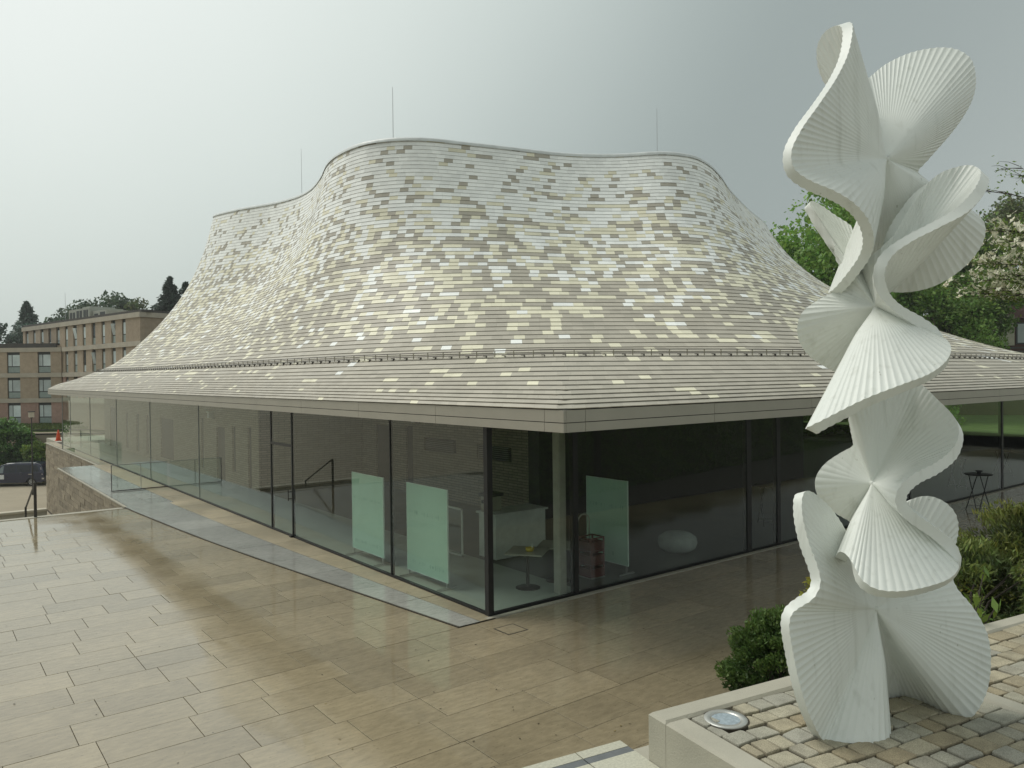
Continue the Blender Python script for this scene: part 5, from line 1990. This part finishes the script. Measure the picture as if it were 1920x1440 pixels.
V, F = leaf_quads(LF, 0.034 * rng.uniform(0.7, 1.3, len(LF)), 0.5, 0.6)
np_mesh("leaves", V, F, MT["leaf"], dg, cols=col_var(len(LF), (0.18, 0.26, 0.07)))
# four-bract blossoms
VV, FF = [], []
k = 0
for c in FL:
    w0 = rng.random() * 1.57
    tl = rng.normal(size=2) * 0.8
    s = 0.040 * rng.uniform(0.8, 1.2)
    for q in range(4):
        w = w0 + q * math.pi / 2
        d = np.array([math.cos(w), math.sin(w), 0])
        p_ = np.array([-d[1], d[0], 0])
        pts = [c, c + d * s * 0.6 + p_ * s * 0.45, c + d * s * 1.15 + np.array([0, 0, 0.008]), c + d * s * 0.6 - p_ * s * 0.45]
        for v in pts:
            dv_ = v - c
            v = v + np.array([0, 0, dv_[0] * tl[0] + dv_[1] * tl[1]])
            VV.append(v)
        FF.append((k, k + 1, k + 2, k + 3))
        k += 4
np_mesh("blossoms", np.array(VV), np.array(FF), MT["leaf"], dg, cols=col_var(len(FF), (0.84, 0.82, 0.66), 0.12, 0.05))


# near shrubs on the bed beside the plinth
def needle_bush(name, c, r, n, colr, tip, lab, leaf=0.03, aspect=0.22, up=0.6, k=60, tight=0.3, group=None):
    e = empty(name, (c[0], c[1], c[2] - r[2]))
    tag(e, lab, "bush", group)
    m = MB()
    for i in range(9):
        w = i * 0.7
        m.tube([(c[0], c[1], c[2] - r[2]), (c[0] + math.cos(w) * r[0] * 0.3, c[1] + math.sin(w) * r[1] * 0.3, c[2]), (c[0] + math.cos(w) * r[0] * 0.7, c[1] + math.sin(w) * r[1] * 0.7, c[2] + r[2] * 0.5)], [0.010, 0.007, 0.003], 5)
    m.build("stems", MT["bark"], e)
    P, sh = clumps(n, c, r, k, tight, 0.6)
    P = P[P[:, 2] > c[2] - r[2] * 0.98]
    sh = sh[:len(P)]
    out_ = (P - np.array(c)) / np.array(r)
    ax = out_ + np.array([0, 0, up])
    V, F = leaf_quads(P, leaf * rng.uniform(0.6, 1.4, len(P)), aspect, 0.5, ax, 0.7)
    rel = np.clip(np.linalg.norm(out_, axis=1), 0, 1.2)[:, None]
    f = np.clip((rel - 0.75) * 2.2, 0, 1) * (out_[:, 2:3] > -0.2)
    cols = col_var(len(P), colr) * (1 - f) + col_var(len(P), tip) * f
    np_mesh("foliage", V, F, MT["leaf"], e, cols=cols * sh[:, None])
    return e


needle_bush("clipped_yew", (-3.60, -8.05, 2.30), (0.33, 0.36, 0.35), 44000, (0.06, 0.11, 0.03), (0.13, 0.20, 0.05), "clipped dark yew bush behind the plinth, left of the sculpture", leaf=0.013, aspect=0.4, k=160, tight=0.22)
needle_bush("yew_shrub", (-2.30, -8.55, 2.62), (0.55, 0.55, 0.42), 16000, (0.085, 0.12, 0.04), (0.26, 0.31, 0.07), "feathery yew shrub right of the sculpture, nearest it", leaf=0.024, aspect=0.25, k=70)
needle_bush("yew_shrub", (-1.45, -8.75, 2.70), (0.65, 0.6, 0.50), 26000, (0.075, 0.10, 0.035), (0.27, 0.29, 0.07), "feathery yew shrub with golden tips at the right edge", leaf=0.024, aspect=0.25, k=70)
needle_bush("yew_shrub", (-1.3, -7.6, 2.25), (0.7, 0.6, 0.55), 24000, (0.12, 0.16, 0.04), (0.44, 0.43, 0.08), "golden-tipped low shrub in front of the outdoor high table", leaf=0.024, aspect=0.28, k=70)
# broad-leaved sapling between sculpture and shrubs
sp_ = empty("laurel_shoot", (-3.0, -8.95, 2.5))
tag(sp_, "young laurel with broad light green leaves beside the sculpture", "plant")
m = MB()
LP = []
for i in range(7):
    w = rng.random() * 6.28
    tip_ = np.array([-2.95 + math.cos(w) * 0.22, -8.85 + math.sin(w) * 0.2, 2.72 + rng.random() * 0.33])
    m.tube([(-2.95, -8.85, 2.48), tip_], [0.008, 0.003], 5)
    for t in np.linspace(0.35, 1, 7):
        LP.append(np.array([-2.95, -8.85, 2.48]) * (1 - t) + tip_ * t + rng.normal(size=3) * 0.02)
m.build("stems", MT["bark"], sp_)
LP = np.array(LP)
V, F = leaf_quads(LP, 0.045 * rng.uniform(0.8, 1.2, len(LP)), 0.38, 2.0)
np_mesh("leaves", V, F, MT["leaf"], sp_, cols=col_var(len(LP), (0.17, 0.26, 0.05), 0.2))

# ground cover over the sloping bed
n = 30000
a = 3.6 + rng.random(n) ** 1.5 * 40
b = rng.uniform(-2.7, -0.3, n)
zb = np.interp(b, [-2.6, -1.6, -0.7, -0.25], [0.0, 1.05, 1.9, 2.42])
hump = 0.35 * (0.5 + 0.5 * np.sin(a * 2.1 + np.sin(b * 3))) * rng.random(n)
P = C0[None] + a[:, None] * e1 + b[:, None] * e2
P[:, 2] = zb + 0.03 + hump
V, F = leaf_quads(P, 0.07 * rng.uniform(0.6, 1.5, n), 0.5, 1.0)
tag(np_mesh("ground_cover", V, F, MT["leaf"], cols=col_var(n, (0.11, 0.16, 0.04))), "low leafy ground cover on the bank below the terrace", "ground cover", kind="stuff")

# scraps of leaf and grit on the wet paving
n = 420
px_ = np.concatenate([rng.uniform(-7.5, -0.9, 150), rng.uniform(-3.0, 6.0, 180), rng.uniform(-0.7, -0.3, 40), rng.uniform(10, 22, 50)])
py_ = np.concatenate([rng.uniform(-3.5, 12, 150), rng.uniform(-5.2, -0.4, 180), rng.uniform(0.2, 7.0, 40), rng.uniform(-5, -0.5, 50)])
P = np.stack([px_, py_, np.full(n, 0.006)], 1)
P[330:370, 2] = 0.026
keep = np.ones(n, bool)
keep[:150] = px_[:150] < np.array([deck_edge(q) for q in py_[:150]]) - 0.15
P = P[keep]
a = rng.random(len(P)) * 6.283
sz_ = rng.uniform(0.006, 0.022, len(P))
dx = np.stack([np.cos(a), np.sin(a), np.zeros(len(P))], 1) * sz_[:, None]
dy = np.stack([-np.sin(a), np.cos(a), rng.uniform(-0.2, 0.3, len(P))], 1) * (sz_ * rng.uniform(0.25, 0.6, len(P)))[:, None]
V = np.stack([P - dx, P + dy, P + dx + np.array([0, 0, 0.004]), P - dy], 1).reshape(-1, 3)
cols = np.where(rng.random((len(P), 1)) < 0.6, np.array([[0.05, 0.035, 0.02]]), np.array([[0.30, 0.24, 0.10]])) * rng.uniform(0.6, 1.3, (len(P), 1))
tag(np_mesh("leaf_litter", V, np.arange(4 * len(P)).reshape(-1, 4), MT["leaf"], cols=cols), "scattered scraps of leaf and grit on the wet paving", "leaf litter", kind="stuff")

# thin rain haze over the whole place
hz_m = bpy.data.materials.new("haze_air")
hz_m.use_nodes = True
hz_m.node_tree.nodes.clear()
ho = hz_m.node_tree.nodes.new("ShaderNodeOutputMaterial")
hv = hz_m.node_tree.nodes.new("ShaderNodeVolumePrincipled")
hv.inputs["Color"].default_value = (0.93, 0.96, 0.95, 1)
hv.inputs["Density"].default_value = 0.00055
hz_m.node_tree.links.new(hv.outputs[0], ho.inputs["Volume"])
tag(bx("haze", (-80, -80, -5.8), (160, 240, 22.0), hz_m), "thin pale rain haze over the whole place", "haze", kind="stuff")
